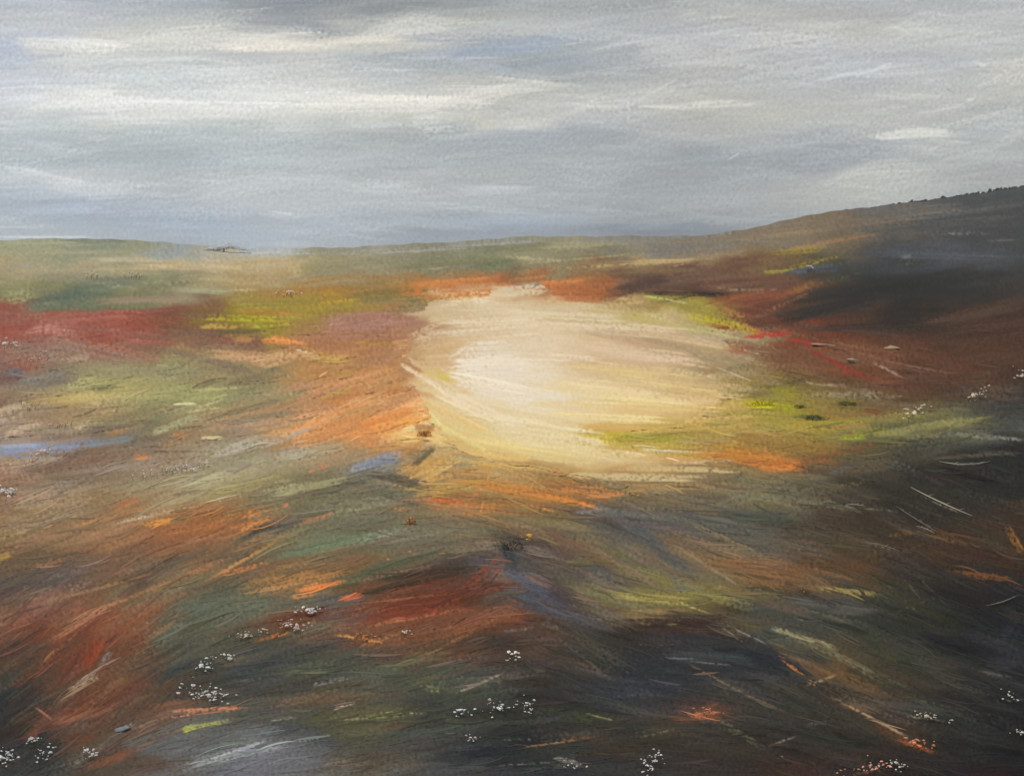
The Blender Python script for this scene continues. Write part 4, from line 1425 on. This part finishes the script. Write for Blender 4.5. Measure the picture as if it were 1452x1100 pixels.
# ------------------------------------------------------------------ ground
xc = np.arange(-797, 797.1, 1.42); azf = np.arctan(xc/F_PX); azf = (azf-azf[::-1])/2
azw = azf[-1]+np.linspace(0, .6, 170)
azs = np.concatenate([np.linspace(-math.pi, -azw[-1], 50)[:-1], -azw[::-1][:-1], azf, azw[1:], np.linspace(azw[-1], math.pi, 50)[1:]])
yr = np.arange(1185, 404, -1.42)
rf = EYE*(CP+SP*(550-yr)/F_PX)/(SP-CP*(550-yr)/F_PX)
rs = np.concatenate([[.4,3,6,9,12,15,18,20.5], rf, np.linspace(rf[-1], 2000, 120)[1:], [2150,2350,2700,3200,3900,4600]])
R, A = np.meshgrid(rs, azs, indexing='ij')
GX, GY = R*np.sin(A), R*np.cos(A)
fix = np.abs(A) < math.pi/2-.2
GZ = land_z(GX, GY)
PX, PY = survey_xy(GX, GY, GZ)
PYc = np.clip(PY, horizon(PX)+3, None)
hgt = samp(LANDC.h, PX, PYc); gr = samp(GR, PX, PYc)
inview = (np.abs(A) < math.radians(27)) & (R > 21) & (R < 1950)
dz_ = np.where(inview, (hgt*.16+gr*.14)*R/F_PX*np.clip(R/60,.9,1.6)*np.clip(1.25-R/500,.12,1), 0)
_Xz, _Yz, _ = project(GX, GY, np.zeros_like(GX))
lakeM = np.where(inview, samp(LM, _Xz, _Yz, MS)+samp(PM, _Xz, _Yz, MS), 0)
GZ = GZ+dz_*np.clip(1-lakeM*3,0,1)
nr, nc = R.shape
idx = np.arange(nr*nc).reshape(nr,nc)
FQ = np.stack([idx[:-1,:-1], idx[:-1,1:], idx[1:,1:], idx[1:,:-1]],-1).reshape(-1,4)[:, ::-1]
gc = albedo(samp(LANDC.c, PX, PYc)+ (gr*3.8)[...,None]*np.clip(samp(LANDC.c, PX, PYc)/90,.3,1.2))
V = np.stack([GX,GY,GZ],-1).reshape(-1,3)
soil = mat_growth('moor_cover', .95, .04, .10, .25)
moor = tag(mesh_np('moorland', V, FQ, soil, gc.reshape(-1,3)), 'rolling moorland covered in streaked russet, olive and dark heath, haze grey painted on its far edge', kind='structure')
# ------------------------------------------------------------------ water
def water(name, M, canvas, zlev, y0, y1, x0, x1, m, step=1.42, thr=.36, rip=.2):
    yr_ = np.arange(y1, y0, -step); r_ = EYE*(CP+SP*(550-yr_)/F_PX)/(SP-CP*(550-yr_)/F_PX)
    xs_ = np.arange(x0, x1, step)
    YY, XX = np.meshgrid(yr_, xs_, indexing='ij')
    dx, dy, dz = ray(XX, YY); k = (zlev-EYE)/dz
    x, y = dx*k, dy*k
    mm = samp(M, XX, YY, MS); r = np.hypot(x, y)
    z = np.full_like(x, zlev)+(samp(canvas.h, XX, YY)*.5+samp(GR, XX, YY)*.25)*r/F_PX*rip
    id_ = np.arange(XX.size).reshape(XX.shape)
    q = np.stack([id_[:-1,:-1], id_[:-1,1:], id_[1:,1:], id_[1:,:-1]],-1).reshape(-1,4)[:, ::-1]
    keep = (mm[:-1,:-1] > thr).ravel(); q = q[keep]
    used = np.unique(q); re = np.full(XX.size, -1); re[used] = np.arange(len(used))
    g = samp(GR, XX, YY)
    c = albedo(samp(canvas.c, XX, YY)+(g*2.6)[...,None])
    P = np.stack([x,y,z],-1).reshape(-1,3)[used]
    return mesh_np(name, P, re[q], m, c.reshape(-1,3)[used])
lake_mat = mat_growth('lake_water', .55, .12)  # nearly matt surface; the cream tones come from the painted lake strokes
lake = tag(water('lake', LM, LAKEC, -.02, 395, 700, 540, 1125, lake_mat), 'pale cream lake between the banks', kind='structure')
bluew = mat_growth('pool_water', .6, .03)
tag(water('pool', PM, LANDC, -.02, 606, 672, -145, 215, bluew), 'small blue pool at the left edge of the moor', kind='structure')
# ------------------------------------------------------------------ sky: a deck of streaked cloud right round the horizon
els = np.concatenate([np.radians(np.linspace(-3, -0.3, 5))[:-1], np.arctan((HZ_Y-np.arange(370, -58, -1.42))/F_PX)*1.0, np.radians(np.linspace(15.3, 50, 60))])
E, A2 = np.meshgrid(els, azs, indexing='ij'); RS = 14000.
SXx, SYy, SZz = RS*np.cos(E)*np.sin(A2), RS*np.cos(E)*np.cos(A2), EYE+RS*np.sin(E)
Ec = np.minimum(E, math.radians(16))
X2, Y2 = survey_xy(RS*np.cos(Ec)*np.sin(A2), RS*np.cos(Ec)*np.cos(A2), EYE+RS*np.sin(Ec))
Y2 = Y2-(E-Ec)*F_PX
span = 400.; q = np.mod(346-Y2, 2*span); Y2 = 346-np.where(q > span, 2*span-q, q)
Y2 = np.clip(Y2, -MY0+2, 352)
sg = samp(GR, X2, Y2); ss = samp(SKYC.c, X2, Y2)
sc_ = lin(ss*(1+.022*sg[...,None]) + 3.0*(samp(SKYC.h, X2, Y2)-.2)[...,None])/(2**SC.view_settings.exposure)
nr2, nc2 = E.shape; id2 = np.arange(nr2*nc2).reshape(nr2,nc2)
F2 = np.stack([id2[:-1,:-1], id2[:-1,1:], id2[1:,1:], id2[1:,:-1]],-1).reshape(-1,4)
ms_ = bpy.data.materials.new('cloud_deck'); ms_.use_nodes = True; t = ms_.node_tree; t.nodes.clear()
o_ = t.nodes.new('ShaderNodeOutputMaterial'); em = t.nodes.new('ShaderNodeEmission'); at_ = t.nodes.new('ShaderNodeAttribute'); at_.attribute_name = 'Col'
tr = t.nodes.new('ShaderNodeBsdfTransparent'); mixs = t.nodes.new('ShaderNodeMixShader'); geo = t.nodes.new('ShaderNodeNewGeometry'); sp_ = t.nodes.new('ShaderNodeSeparateXYZ')
mr_ = t.nodes.new('ShaderNodeMapRange'); mr_.inputs[1].default_value = RS*math.sin(math.radians(32)); mr_.inputs[2].default_value = RS*math.sin(math.radians(47))
t.links.new(geo.outputs['Position'], sp_.inputs[0]); t.links.new(sp_.outputs[2], mr_.inputs[0]); t.links.new(mr_.outputs[0], mixs.inputs[0])
t.links.new(at_.outputs['Color'], em.inputs[0]); t.links.new(em.outputs[0], mixs.inputs[1]); t.links.new(tr.outputs[0], mixs.inputs[2]); t.links.new(mixs.outputs[0], o_.inputs[0])
ms_.cycles.emission_sampling = 'NONE'
tag(mesh_np('sky', np.stack([SXx,SYy,SZz],-1).reshape(-1,3), F2, ms_, sc_.reshape(-1,3)), 'overcast sky of streaked grey and cream cloud', kind='structure')
# ------------------------------------------------------------------ growth: wind-laid blades that follow the ground
R8 = np.random.default_rng(5)
def lie(n, ymin=None, lo=14, hi=70, wmul=1.):
    x = R8.uniform(-40, 1492, n); hz = horizon(x)+7
    y = np.maximum(hz, 455)+(1130-np.maximum(hz,455))*R8.uniform(0,1,n)**.9
    keep = (samp(LM, x, y, MS) < .45) & (samp(PM, x, y, MS) < .45)
    x, y = x[keep], y[keep]; n = len(x)
    an = np.radians(flow(x, y)+R8.normal(0,7,n)); f = np.clip(.35+(y-340)/420,.35,1.2)
    L = R8.uniform(lo,hi,n)*f; w = R8.gamma(2.,.8,n).clip(.6,3.2)*np.clip(f,.6,1.1)*wmul
    c = samp(LANDC.c, x+R8.normal(0,2,n), y+R8.normal(0,1.2,n))
    c = c*(1+R8.normal(0,.085,n))[:,None]+R8.normal(0,3.,(n,3))
    return x, y, an, L, w, c
def ribbons(name, x, y, an, L, w, c, mat, lift=1.0, seg=5):
    n = len(x); t = np.linspace(-.5,.5,seg+1)[None,:]
    sag = R8.normal(0,.05,n)[:,None]*L[:,None]
    u = t*L[:,None]; v = sag*(1-4*t*t)
    ca, sa = np.cos(an)[:,None], np.sin(an)[:,None]
    cx = x[:,None]+u*ca+v*sa; cy = y[:,None]-u*sa+v*ca
    cy = np.maximum(cy, horizon(cx)+4)
    prof = np.clip(1-np.abs(2*t)**2.5,.04,1)
    hw = w[:,None]*.5*prof
    P = []
    for s in (-1,1):
        X = cx+s*hw*sa; Y = cy+s*hw*ca
        gx, gy, r = ground(X, Y)
        gz = land_z(gx, gy)+samp(LANDC.h, X, Y)*.14*r/F_PX+r/F_PX*(lift*(1-4*t*t)*.10+.22)
        P.append(np.stack([gx,gy,gz],-1))
    P = np.stack(P, 2)                       # n, seg+1, 2, 3
    V_ = P.reshape(-1,3); k = (seg+1)*2
    b = (np.arange(n)*k)[:,None]+2*np.arange(seg)[None,:]
    q = np.stack([b,b+1,b+3,b+2],-1).reshape(-1,4)
    C = np.repeat(albedo(c), k, 0)
    return mesh_np(name, V_, q, mat, C)
mgrow = mat_growth('growth', .9, .1)
x, y, an, L, w, c = lie(3200)
sat = (c.max(1)-c.min(1))/np.maximum(c.max(1),1); lum = c.mean(1)
cls = np.full(len(x), 4)                               # dark sedge
cls[(lum > 62)] = 3                                    # bent grass
cls[(c[:,1] > c[:,0]*.93) & (lum > 50)] = 2            # moss and yellow-green grass
cls[(sat > .52) & (c[:,0] > c[:,1]*1.32)] = 0          # russet heather
cls[(sat > .50) & (c[:,0] > c[:,1]*1.32) & (lum > 92)] = 1    # orange bracken
names = [('heather','low russet heather streaked over the slopes'),('bracken','orange bracken laid flat beside the lake'),
 ('moss','olive and yellow green moss and grass in the hollows'),('bent_grass','dry tan bent grass combed by the wind'),('sedge','near black sedge and peat growth on the dark slopes')]
for k,(nm,lb) in enumerate(names):
    s_ = cls == k
    tag(ribbons(nm, x[s_], y[s_], an[s_], L[s_], w[s_], c[s_], mgrow), lb, kind='stuff')
# ragged heather along the skyline of the right hand hill
n = 2600; sxx = R8.uniform(1120, 1500, n); hy = horizon(sxx)
rr0 = 1880.; ddx, ddy, ddz = ray(sxx, hy); hl = np.hypot(ddx, ddy); bx, by = ddx/hl*rr0, ddy/hl*rr0
bz = land_z(bx, by)-3
amp = np.clip((sxx-1120)/200,.15,1)
hh = R8.gamma(2.,.85,n)*amp*rr0/F_PX+3; ww = R8.uniform(1.5,4.5,n)*rr0/F_PX; ln = R8.normal(.3,.4,n)*hh
sV = np.stack([np.stack([bx-ww,by,bz],-1), np.stack([bx+ww,by,bz],-1), np.stack([bx+ww*.4+ln,by+2,bz+hh],-1), np.stack([bx-ww*.4+ln,by+2,bz+hh],-1)],1).reshape(-1,3)
sC = np.repeat(albedo(np.array([84,85,86.])+R8.normal(0,12,n)[:,None]), 4, 0)
tag(mesh_np('skyline_heather', sV, np.arange(n*4).reshape(-1,4), mgrow, sC), 'ragged dark heather along the skyline of the right hand hill', kind='stuff')

# ------------------------------------------------------------------ the air
hv, hf = [], []
for sx_ in (-1,1):
    for sy_ in (-1,1):
        for sz_ in (-12., 175.): hv.append((sx_*4900., sy_*4900., sz_))
hf = [(0,1,3,2),(4,6,7,5),(0,4,5,1),(2,3,7,6),(0,2,6,4),(1,5,7,3)]
hm_ = bpy.data.materials.new('air'); hm_.use_nodes = True; t = hm_.node_tree; t.nodes.clear()
o_ = t.nodes.new('ShaderNodeOutputMaterial'); pv = t.nodes.new('ShaderNodeVolumePrincipled')
pv.inputs['Color'].default_value = (.86,.92,1.0,1); pv.inputs['Density'].default_value = HAZE; pv.inputs['Anisotropy'].default_value = .2
t.links.new(pv.outputs[0], o_.inputs['Volume'])
tag(mesh_np('haze', np.array(hv), np.array(hf), hm_, smooth_=False), 'thin grey air over the far moor', kind='stuff')
# ------------------------------------------------------------------ single things
def spot(px, py):
    x, y, r = ground(np.array([float(px)]), np.array([float(py)]))
    z = land_z(x, y)
    return float(x[0]), float(y[0]), float(z[0]), float(r[0])
def empty(name, loc, label, cat, group=None):
    o = bpy.data.objects.new(name, None); COL.objects.link(o); o.location = loc; o.empty_display_size = .2
    return tag(o, label, cat, group, 'thing')
def ico(sub=1):
    import bmesh
    bm = bmesh.new(); bmesh.ops.create_icosphere(bm, subdivisions=sub, radius=1.)
    v = np.array([q.co[:] for q in bm.verts]); f = np.array([[w.index for w in p.verts] for p in bm.faces]); bm.free()
    return v, f
I1, I2, I3 = ico(1), ico(2), ico(3)
class MB:
    def __init__(s): s.v, s.f, s.c, s.n = [], [], [], 0
    def add(s, v, f, c=None):
        s.v.append(v); s.f.append(np.asarray(f)+s.n); s.n += len(v)
        s.c.append(np.repeat((albedo(c) if c is not None else np.array([.1,.1,.1]))[None,:], len(v), 0))
    def tube(s, pts, rad, c=None, k=5):
        pts = np.array(pts, float); n = len(pts); d = np.gradient(pts, axis=0); d /= np.linalg.norm(d,axis=1)[:,None]+1e-9
        up = np.array([0,0,1.]) if abs(d[0,2]) < .9 else np.array([1.,0,0])
        a = np.cross(d, up); a /= np.linalg.norm(a,axis=1)[:,None]+1e-9; b = np.cross(d, a)
        th = np.arange(k)*2*math.pi/k; rad = np.broadcast_to(rad, (n,))
        v = (pts[:,None,:]+rad[:,None,None]*(a[:,None,:]*np.cos(th)[None,:,None]+b[:,None,:]*np.sin(th)[None,:,None])).reshape(-1,3)
        f = []
        for i in range(n-1):
            for j in range(k):
                p, q_ = i*k+j, i*k+(j+1)%k
                f += [(p, q_, q_+k), (p, q_+k, p+k)]
        s.add(v, f, c)
    def build(s, name, mat, parent=None, smooth_=True):
        return mesh_np(name, np.concatenate(s.v), np.concatenate(s.f), mat, np.concatenate(s.c), parent, smooth_, tris=True)
mthing = mat_growth('plant_and_stone', .85, .2, .12)
def cotton(px, py, wd, hd, n, label, colr='e6e4e0', seed=0, size=1.0, ang=0., group='cotton grass in flower'):
    X, Y, Z, r = spot(px, py); u = r/F_PX; rg = np.random.default_rng(seed+int(px)*7+int(py))
    e = empty('cotton_grass', (X,Y,Z), label, 'cotton grass', group)
    st, hd_ = MB(), MB()
    for i in range(int(n*1.4)):
        a = rg.normal(0,.42)*wd; b = rg.normal(0,.35)*hd
        ca, sa = math.cos(math.radians(ang)), math.sin(math.radians(ang))
        qx, qy = px+a*ca+b*sa, py-a*sa+b*ca
        gx, gy, gr_ = ground(np.array([qx]), np.array([qy])); gz = land_z(gx, gy)
        bx, by, bz = float(gx[0])-X, float(gy[0])-Y, float(gz[0])-Z
        h = u*rg.uniform(4,9); tilt = rg.normal(.3,.35)*h
        top = np.array([bx+tilt, by, bz+h])
        st.tube([(bx,by,bz-.02),(bx+tilt*.35,by,bz+h*.6),tuple(top)], np.array([.22,.18,.12])*u, hexc('5c5a3c'), 3)
        s = u*rg.gamma(3.,.27)*size+u*.2
        v, f = I1; sh = v*np.array([1.5,1.,.8])*s*(1+.35*rg.normal(size=(len(v),1)))
        hd_.add(sh+top, f, np.clip(hexc(colr)*rg.uniform(.92,1.16),0,253))
    tag(st.build('stems', mthing, e), kind='stuff'); tag(hd_.build('seed_heads', mthing, e, False), kind='stuff')
    return e
CG = [(12,494,16,8,10,'white cotton grass above the mauve heather at the left edge','e8dedd',1.,0),
(55,514,26,10,14,'pinkish white cotton grass right of the dark blue hollow','e2cfcb',1.,10),
(38,581,30,7,14,'cream cotton grass beside the yellow grass at the left','e6dcb4',.9,10),
(86,607,24,6,14,'pale pink cotton grass above the blue pool','e0c4b8',.9,10),
(56,648,26,8,16,'pinkish white cotton grass on the near bank of the blue pool','eed4d0',1.1,25),
(8,703,22,9,18,'white cotton grass under the blue pool at the left edge','eee8ec',1.2,0),
(215,675,34,7,12,'sparse pale cotton grass at the foot of the grey bank','ddd4c8',.8,12),
(265,667,34,8,20,'white cotton grass at the end of the long pale grass stalk','eeeae2',1.,8),
(322,936,12,3,8,'short bright row of white cotton grass left of the olive grass','efefed',1.2,0),
(292,946,26,12,18,'white cotton grass climbing the dark slope at the lower left','ecebe9',1.,30),
(283,988,44,15,44,'dense white cotton grass over the small orange stroke of bracken','e6e4e2',.9,-4),
(8,1078,18,22,24,'white cotton grass in the bottom left corner','e8eaec',1.1,60),
(45,1054,14,8,12,'small white cotton grass left of the rust red patch','e6e6e6',1.,20),
(60,1075,24,14,16,'loose white cotton grass below the rust red patch','e2e4e6',.9,30),
(126,1073,14,9,14,'white cotton grass in the middle of the brown corner','e4e4e4',1.,0),
(440,872,22,8,20,'bright pinkish white cotton grass on the maroon mound','f2e0e2',1.15,0),
(402,889,14,7,12,'pink cotton grass left of the maroon mound crest','e8c8c8',1.,10),
(425,896,16,10,14,'pale pink cotton grass below the maroon mound crest','e6ccca',.9,10),
(352,905,34,7,22,'cream cotton grass along the orange streak','eedcc4',1.,12),
(571,903,8,5,6,'two bright white heads of cotton grass on the red slope','f0f0ee',1.2,0),
(515,906,26,8,16,'orange seed heads in the brown hollow','d88a4a',.9,-12),
(728,936,10,12,8,'bright white cotton grass beside the black slope','f0f0f0',1.3,0),
(652,1016,18,9,10,'white cotton grass on the left of the dark lower middle','ececec',1.,10),
(705,1008,28,14,22,'loose white cotton grass in the dark lower middle','eceae6',1.,10),
(745,1008,14,12,14,'white cotton grass right of the loose dark middle clump','efefef',1.,60),
(668,1052,14,10,8,'few white cotton grass heads near the bottom middle','ececea',1.,0),
(806,1090,24,8,8,'few grey cotton grass heads at the bottom middle','c6c6c8',.8,0),
(923,1084,22,16,26,'dense white cotton grass at the bottom right of the middle','eceaf0',1.1,60),
(1232,1092,40,10,34,'pink and orange seed heads at the bottom edge','e8b09c',1.,10),
(1272,1092,14,8,10,'white cotton grass beside the pink seed heads','e6e4e0',.9,0),
(1299,1059,26,7,22,'coral seed heads at the end of the long brown ridge','e89878',1.,-14),
(1320,1022,30,5,18,'fine pale cotton grass in a row on the right slope','d8ccbc',.7,-12),
(1294,592,26,9,20,'cream cotton grass above the pale green bank','e8dac8',.9,20),
(1385,566,24,10,16,'cream cotton grass on the brown slope by the right edge','ecdcc8',.9,35),
(1446,536,14,12,16,'pinkish white cotton grass at the right edge','eed8d6',1.1,40),
(1428,992,18,10,8,'bright white cotton grass by the grey hollow at right','f0f0f0',1.,-30),
(1444,1042,8,20,7,'white cotton grass above the bottom right corner','eaeaea',1.,90),
(1000,1014,30,7,18,'coral red seed heads on the dark lower slope','e08a6c',.8,4),
(1147,386,9,2,8,'white flowers on the blue patch of the right hand slope','e6ecf4',.9,0),
(408,421,24,3,14,'white flowers in a thin row above the yellow green grass','eeece4',.8,4),
(132,396,14,3,8,'cream flowers on the green hump at the upper left','dcd2b8',.9,4),
(190,395,20,3,10,'cream flowers on the crest right of the green hump','d8cca8',.8,-4),
(750,768,16,4,6,'golden seed heads on the black peat knob','e0b060',1.,-14),
(895,704,22,8,9,'golden seed heads below the lower shore of the lake','d8b070',.7,0),
(1118,838,60,6,10,'scattered tan seed heads on the orange brown slope','b89a68',.6,-8)]
for i, q in enumerate(CG):
    cotton(q[0], q[1], q[2], q[3], q[4], q[5], q[6], i, q[7], q[8], 'cotton grass and seed heads')
# stones
def stone(px, py, wpx, hpx, ang, col, label, seed=0):
    X, Y, Z, r = spot(px, py+hpx*.5); u = r/F_PX; rg = np.random.default_rng(seed)
    v, f = I3; v = v.copy()
    for k in range(6):
        d = rg.normal(size=3); d /= np.linalg.norm(d); t_ = v@d; v = v-np.outer(np.clip(t_-.5,0,None)*.9, d)
    v = v*(1+.05*np.sin(v[:,:1]*7+seed)+.04*np.sin(v[:,1:2]*11))
    ca, sa = math.cos(math.radians(ang)), math.sin(math.radians(ang))
    v = v*np.array([wpx*.5*u, wpx*.45*u, hpx*.62*u])
    v = np.stack([v[:,0]*ca-v[:,2]*sa*.6, v[:,1], v[:,0]*sa*.6+v[:,2]*ca],1)+np.array([0,0,hpx*.18*u])
    m = MB(); m.add(v, f, hexc(col)); o = m.build('stone', mthing); o.location = (X, Y, Z)
    return tag(o, label, 'stone', 'stones on the moor')
for i, q in enumerate([(1264,492,24,6,-10,'ab9480','pale flat stone on the brown slope, rightmost of the long ones'),
 (1210,511,24,8,-14,'a58e7c','pale tilted stone on the brown slope, below the others'),
 (1170,488,40,5,-8,'957e6a','long low stone at the tip of the scarlet streak'),
 (301,621,20,4,3,'cfc494','cream stone above the grey bank by the olive grass'),
 (174,1031,22,5,18,'767c82','small slate grey stone in the brown lower left'),
 (1390,92,0,0,0,'','')]):
    if q[2]: stone(*q[:7], seed=i+2)
# bleached branches and stalks lying on the moor
def stalk(px, py, ang, L, sag, wpx, col, label, name='fallen_stalk', cat='stalk', twig=True):
    t_ = np.linspace(-.5,.5,15); ca, sa = math.cos(math.radians(ang)), math.sin(math.radians(ang))
    v_ = sag*(1-4*t_*t_); cx = px+t_*L*ca+v_*sa*-1; cy = py-t_*L*sa-v_*ca
    gx, gy, r = ground(cx, cy); gz = land_z(gx, gy); u = r/F_PX
    O = np.array([gx[7],gy[7],gz[7]])
    P = np.stack([gx,gy,gz+u*(1.2+1.6*(1-4*t_*t_))],1)-O
    e = empty(name, tuple(float(q) for q in O), label, cat, 'bleached stalks and branches')
    m = MB(); m.tube(P, np.clip(wpx*.5*(1-.75*np.abs(2*t_)**1.5),.15,9)*u, hexc(col), 5); m.build('stem', mthing, e)
    for k in (4,8,11):
        a = P[k]; uu = u[k]; m2 = MB()
        m2.tube([a, a+np.array([.5*L*.1*uu, 0, 1.6*uu]), a+np.array([L*.09*uu, 0, 2.4*uu])], np.array([.28,.2,.1])*uu, hexc(col), 3)
        m2.build('twig', mthing, e)
for q in [(1368,655,0,72,-6,1.6,'b9b5ad','thin pale stalk bowed like a smile on the black slope'),
 (1335,712,-25,96,-3,1.8,'b9b3a6','long straight pale stalk slanting down the black slope'),
 (1300,737,-32,70,-2,1.1,'7a766e','dim grey stalk below the long slanting one'),
 (1312,752,-22,28,0,1.3,'9c968a','short grey stalk at the tip of the dim one'),
 (1213,718,-4,30,0,1.4,'bab4aa','short pale stalk left of the long slanting one'),
 (1176,714,-4,18,0,1.4,'aaa49a','shortest pale stalk beside the olive hollow'),
 (1252,776,-15,50,0,1.2,'948574','brown grey stalk across the dark brown slope'),
 (225,690,18,62,2,1.6,'cfc09a','cream stalk lying below the pinkish grey bank'),
 (547,725,25,28,0,1.3,'b8b090','short cream stalk on the green hump'),
 (1420,852,18,46,-4,1.5,'8f877f','curved grey branch in the dark right corner'),
 (1280,430+225,0,0,0,0,'','')]:
    if q[3]: stalk(*q)
# low shrubs
def shrub(px, py, wpx, hpx, cols, label, cat='shrub', name='shrub', n=420, seed=0, leaf=.55):
    X, Y, Z, r = spot(px, py+hpx*.4); u = r/F_PX; rg = np.random.default_rng(seed)
    e = empty(name, (X,Y,Z), label, cat)
    b = MB()
    for k in range(7):
        a = rg.uniform(-.45,.45)*wpx*u; h = hpx*u*rg.uniform(.5,.9)
        b.tube([(a*.2,0,-.05),(a*.6,rg.normal(0,.1)*wpx*u,h*.5),(a,rg.normal(0,.15)*wpx*u,h)], np.array([.9,.6,.25])*u*.6, hexc('6a563c'), 4)
    tag(b.build('branches', mthing, e), kind='stuff')
    m = MB(); base = np.array([[-.5,0,0],[.5,0,0],[.35,0,.6],[-.1,.1,1.]])
    for k in range(n):
        p = rg.normal(size=3); p /= np.linalg.norm(p); p *= rg.uniform(.55,1.)
        p = np.array([p[0]*wpx*.5, p[1]*wpx*.4, abs(p[2])*hpx*.85])*u*(1+.18*math.sin(p[0]*5+seed))
        Rm = np.array(Matrix.Rotation(rg.uniform(0,6.3),3,'Z')@Matrix.Rotation(rg.normal(0,.9),3,'X')@Matrix.Rotation(rg.normal(0,.9),3,'Y'))
        s = leaf*u*rg.uniform(1.2,3.0)
        m.add((base*np.array([s*1.2,s,s]))@Rm.T+p, [(0,1,2),(0,2,3)], hexc(cols[rg.integers(len(cols))])*rg.uniform(1.1,1.4))
    tag(m.build('foliage', mthing, e, False), kind='stuff')
    return e
shrub(1080,571,50,10,['a8a41e','98941e','88842a','b0a824'],'bright yellow gorse beside the right shore of the lake','gorse','gorse_bush',520,1)
shrub(1155,592,38,7,['3c3f30','4c5a30','33352b','5e6a38'],'low dark green shrub in the middle of the yellow green bank','shrub','shrub',300,2)
shrub(1203,572,34,6,['44552a','3a4a2a','566a30'],'low green shrub behind the yellow green bank','shrub','shrub',260,3)
shrub(1134,576,16,5,['4c5c30','3e4c2c'],'smallest green shrub between gorse and red grass','shrub','shrub',120,4)
shrub(602,614,22,10,['9a6c3c','a8783c','7c5a36','b8803c'],'rounded brown shrub on the left shore of the lake','shrub','shrub',380,5)
shrub(725,772,44,14,['2e2d2b','3a3630','44403a','26282a'],'black peat shrub at the top of the red slope','shrub','shrub',420,6)
shrub(583,738,20,12,['a0744a','b08050','8c6844'],'small round tan shrub on the green hump','shrub','shrub',240,7)
# the far thicket on the left skyline, haze painted into its pale blue grey colours
X, Y, Z, r = spot(318, 357); u = r/F_PX; rg = np.random.default_rng(4)
e = empty('far_thicket', (X,Y,Z), 'far thicket, low and flat, coloured blue grey for haze, on the left skyline', 'thicket')
m = MB(); m.tube([(-1*u,0,-1*u),(-.5*u,0,2*u),(.5*u,0,3*u)], np.array([1.4,1.2,.8])*u, hexc('9aa1ad'), 7); m.build('trunk', mthing, e)
m = MB(); base = np.array([[-.5,0,0],[.5,0,0],[.4,0,.5],[-.2,.1,.7]])
for k in range(2200):
    a = rg.uniform(-1,1); p = np.array([a*28+4, rg.normal(0,8), 4.6+1.2*math.sin(a*4+1)+abs(rg.normal(0,2.6))*(1-abs(a)**2*.8)-1.5])*u
    Rm = np.array(Matrix.Rotation(rg.uniform(0,6.3),3,'Z')@Matrix.Rotation(1.45+rg.normal(0,.35),3,'X')); s = u*rg.uniform(1.,2.6)
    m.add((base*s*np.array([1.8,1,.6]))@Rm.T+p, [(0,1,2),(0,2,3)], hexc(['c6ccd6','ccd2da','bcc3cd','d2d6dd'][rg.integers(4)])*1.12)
tag(m.build('crown', mthing, e, False), kind='stuff')
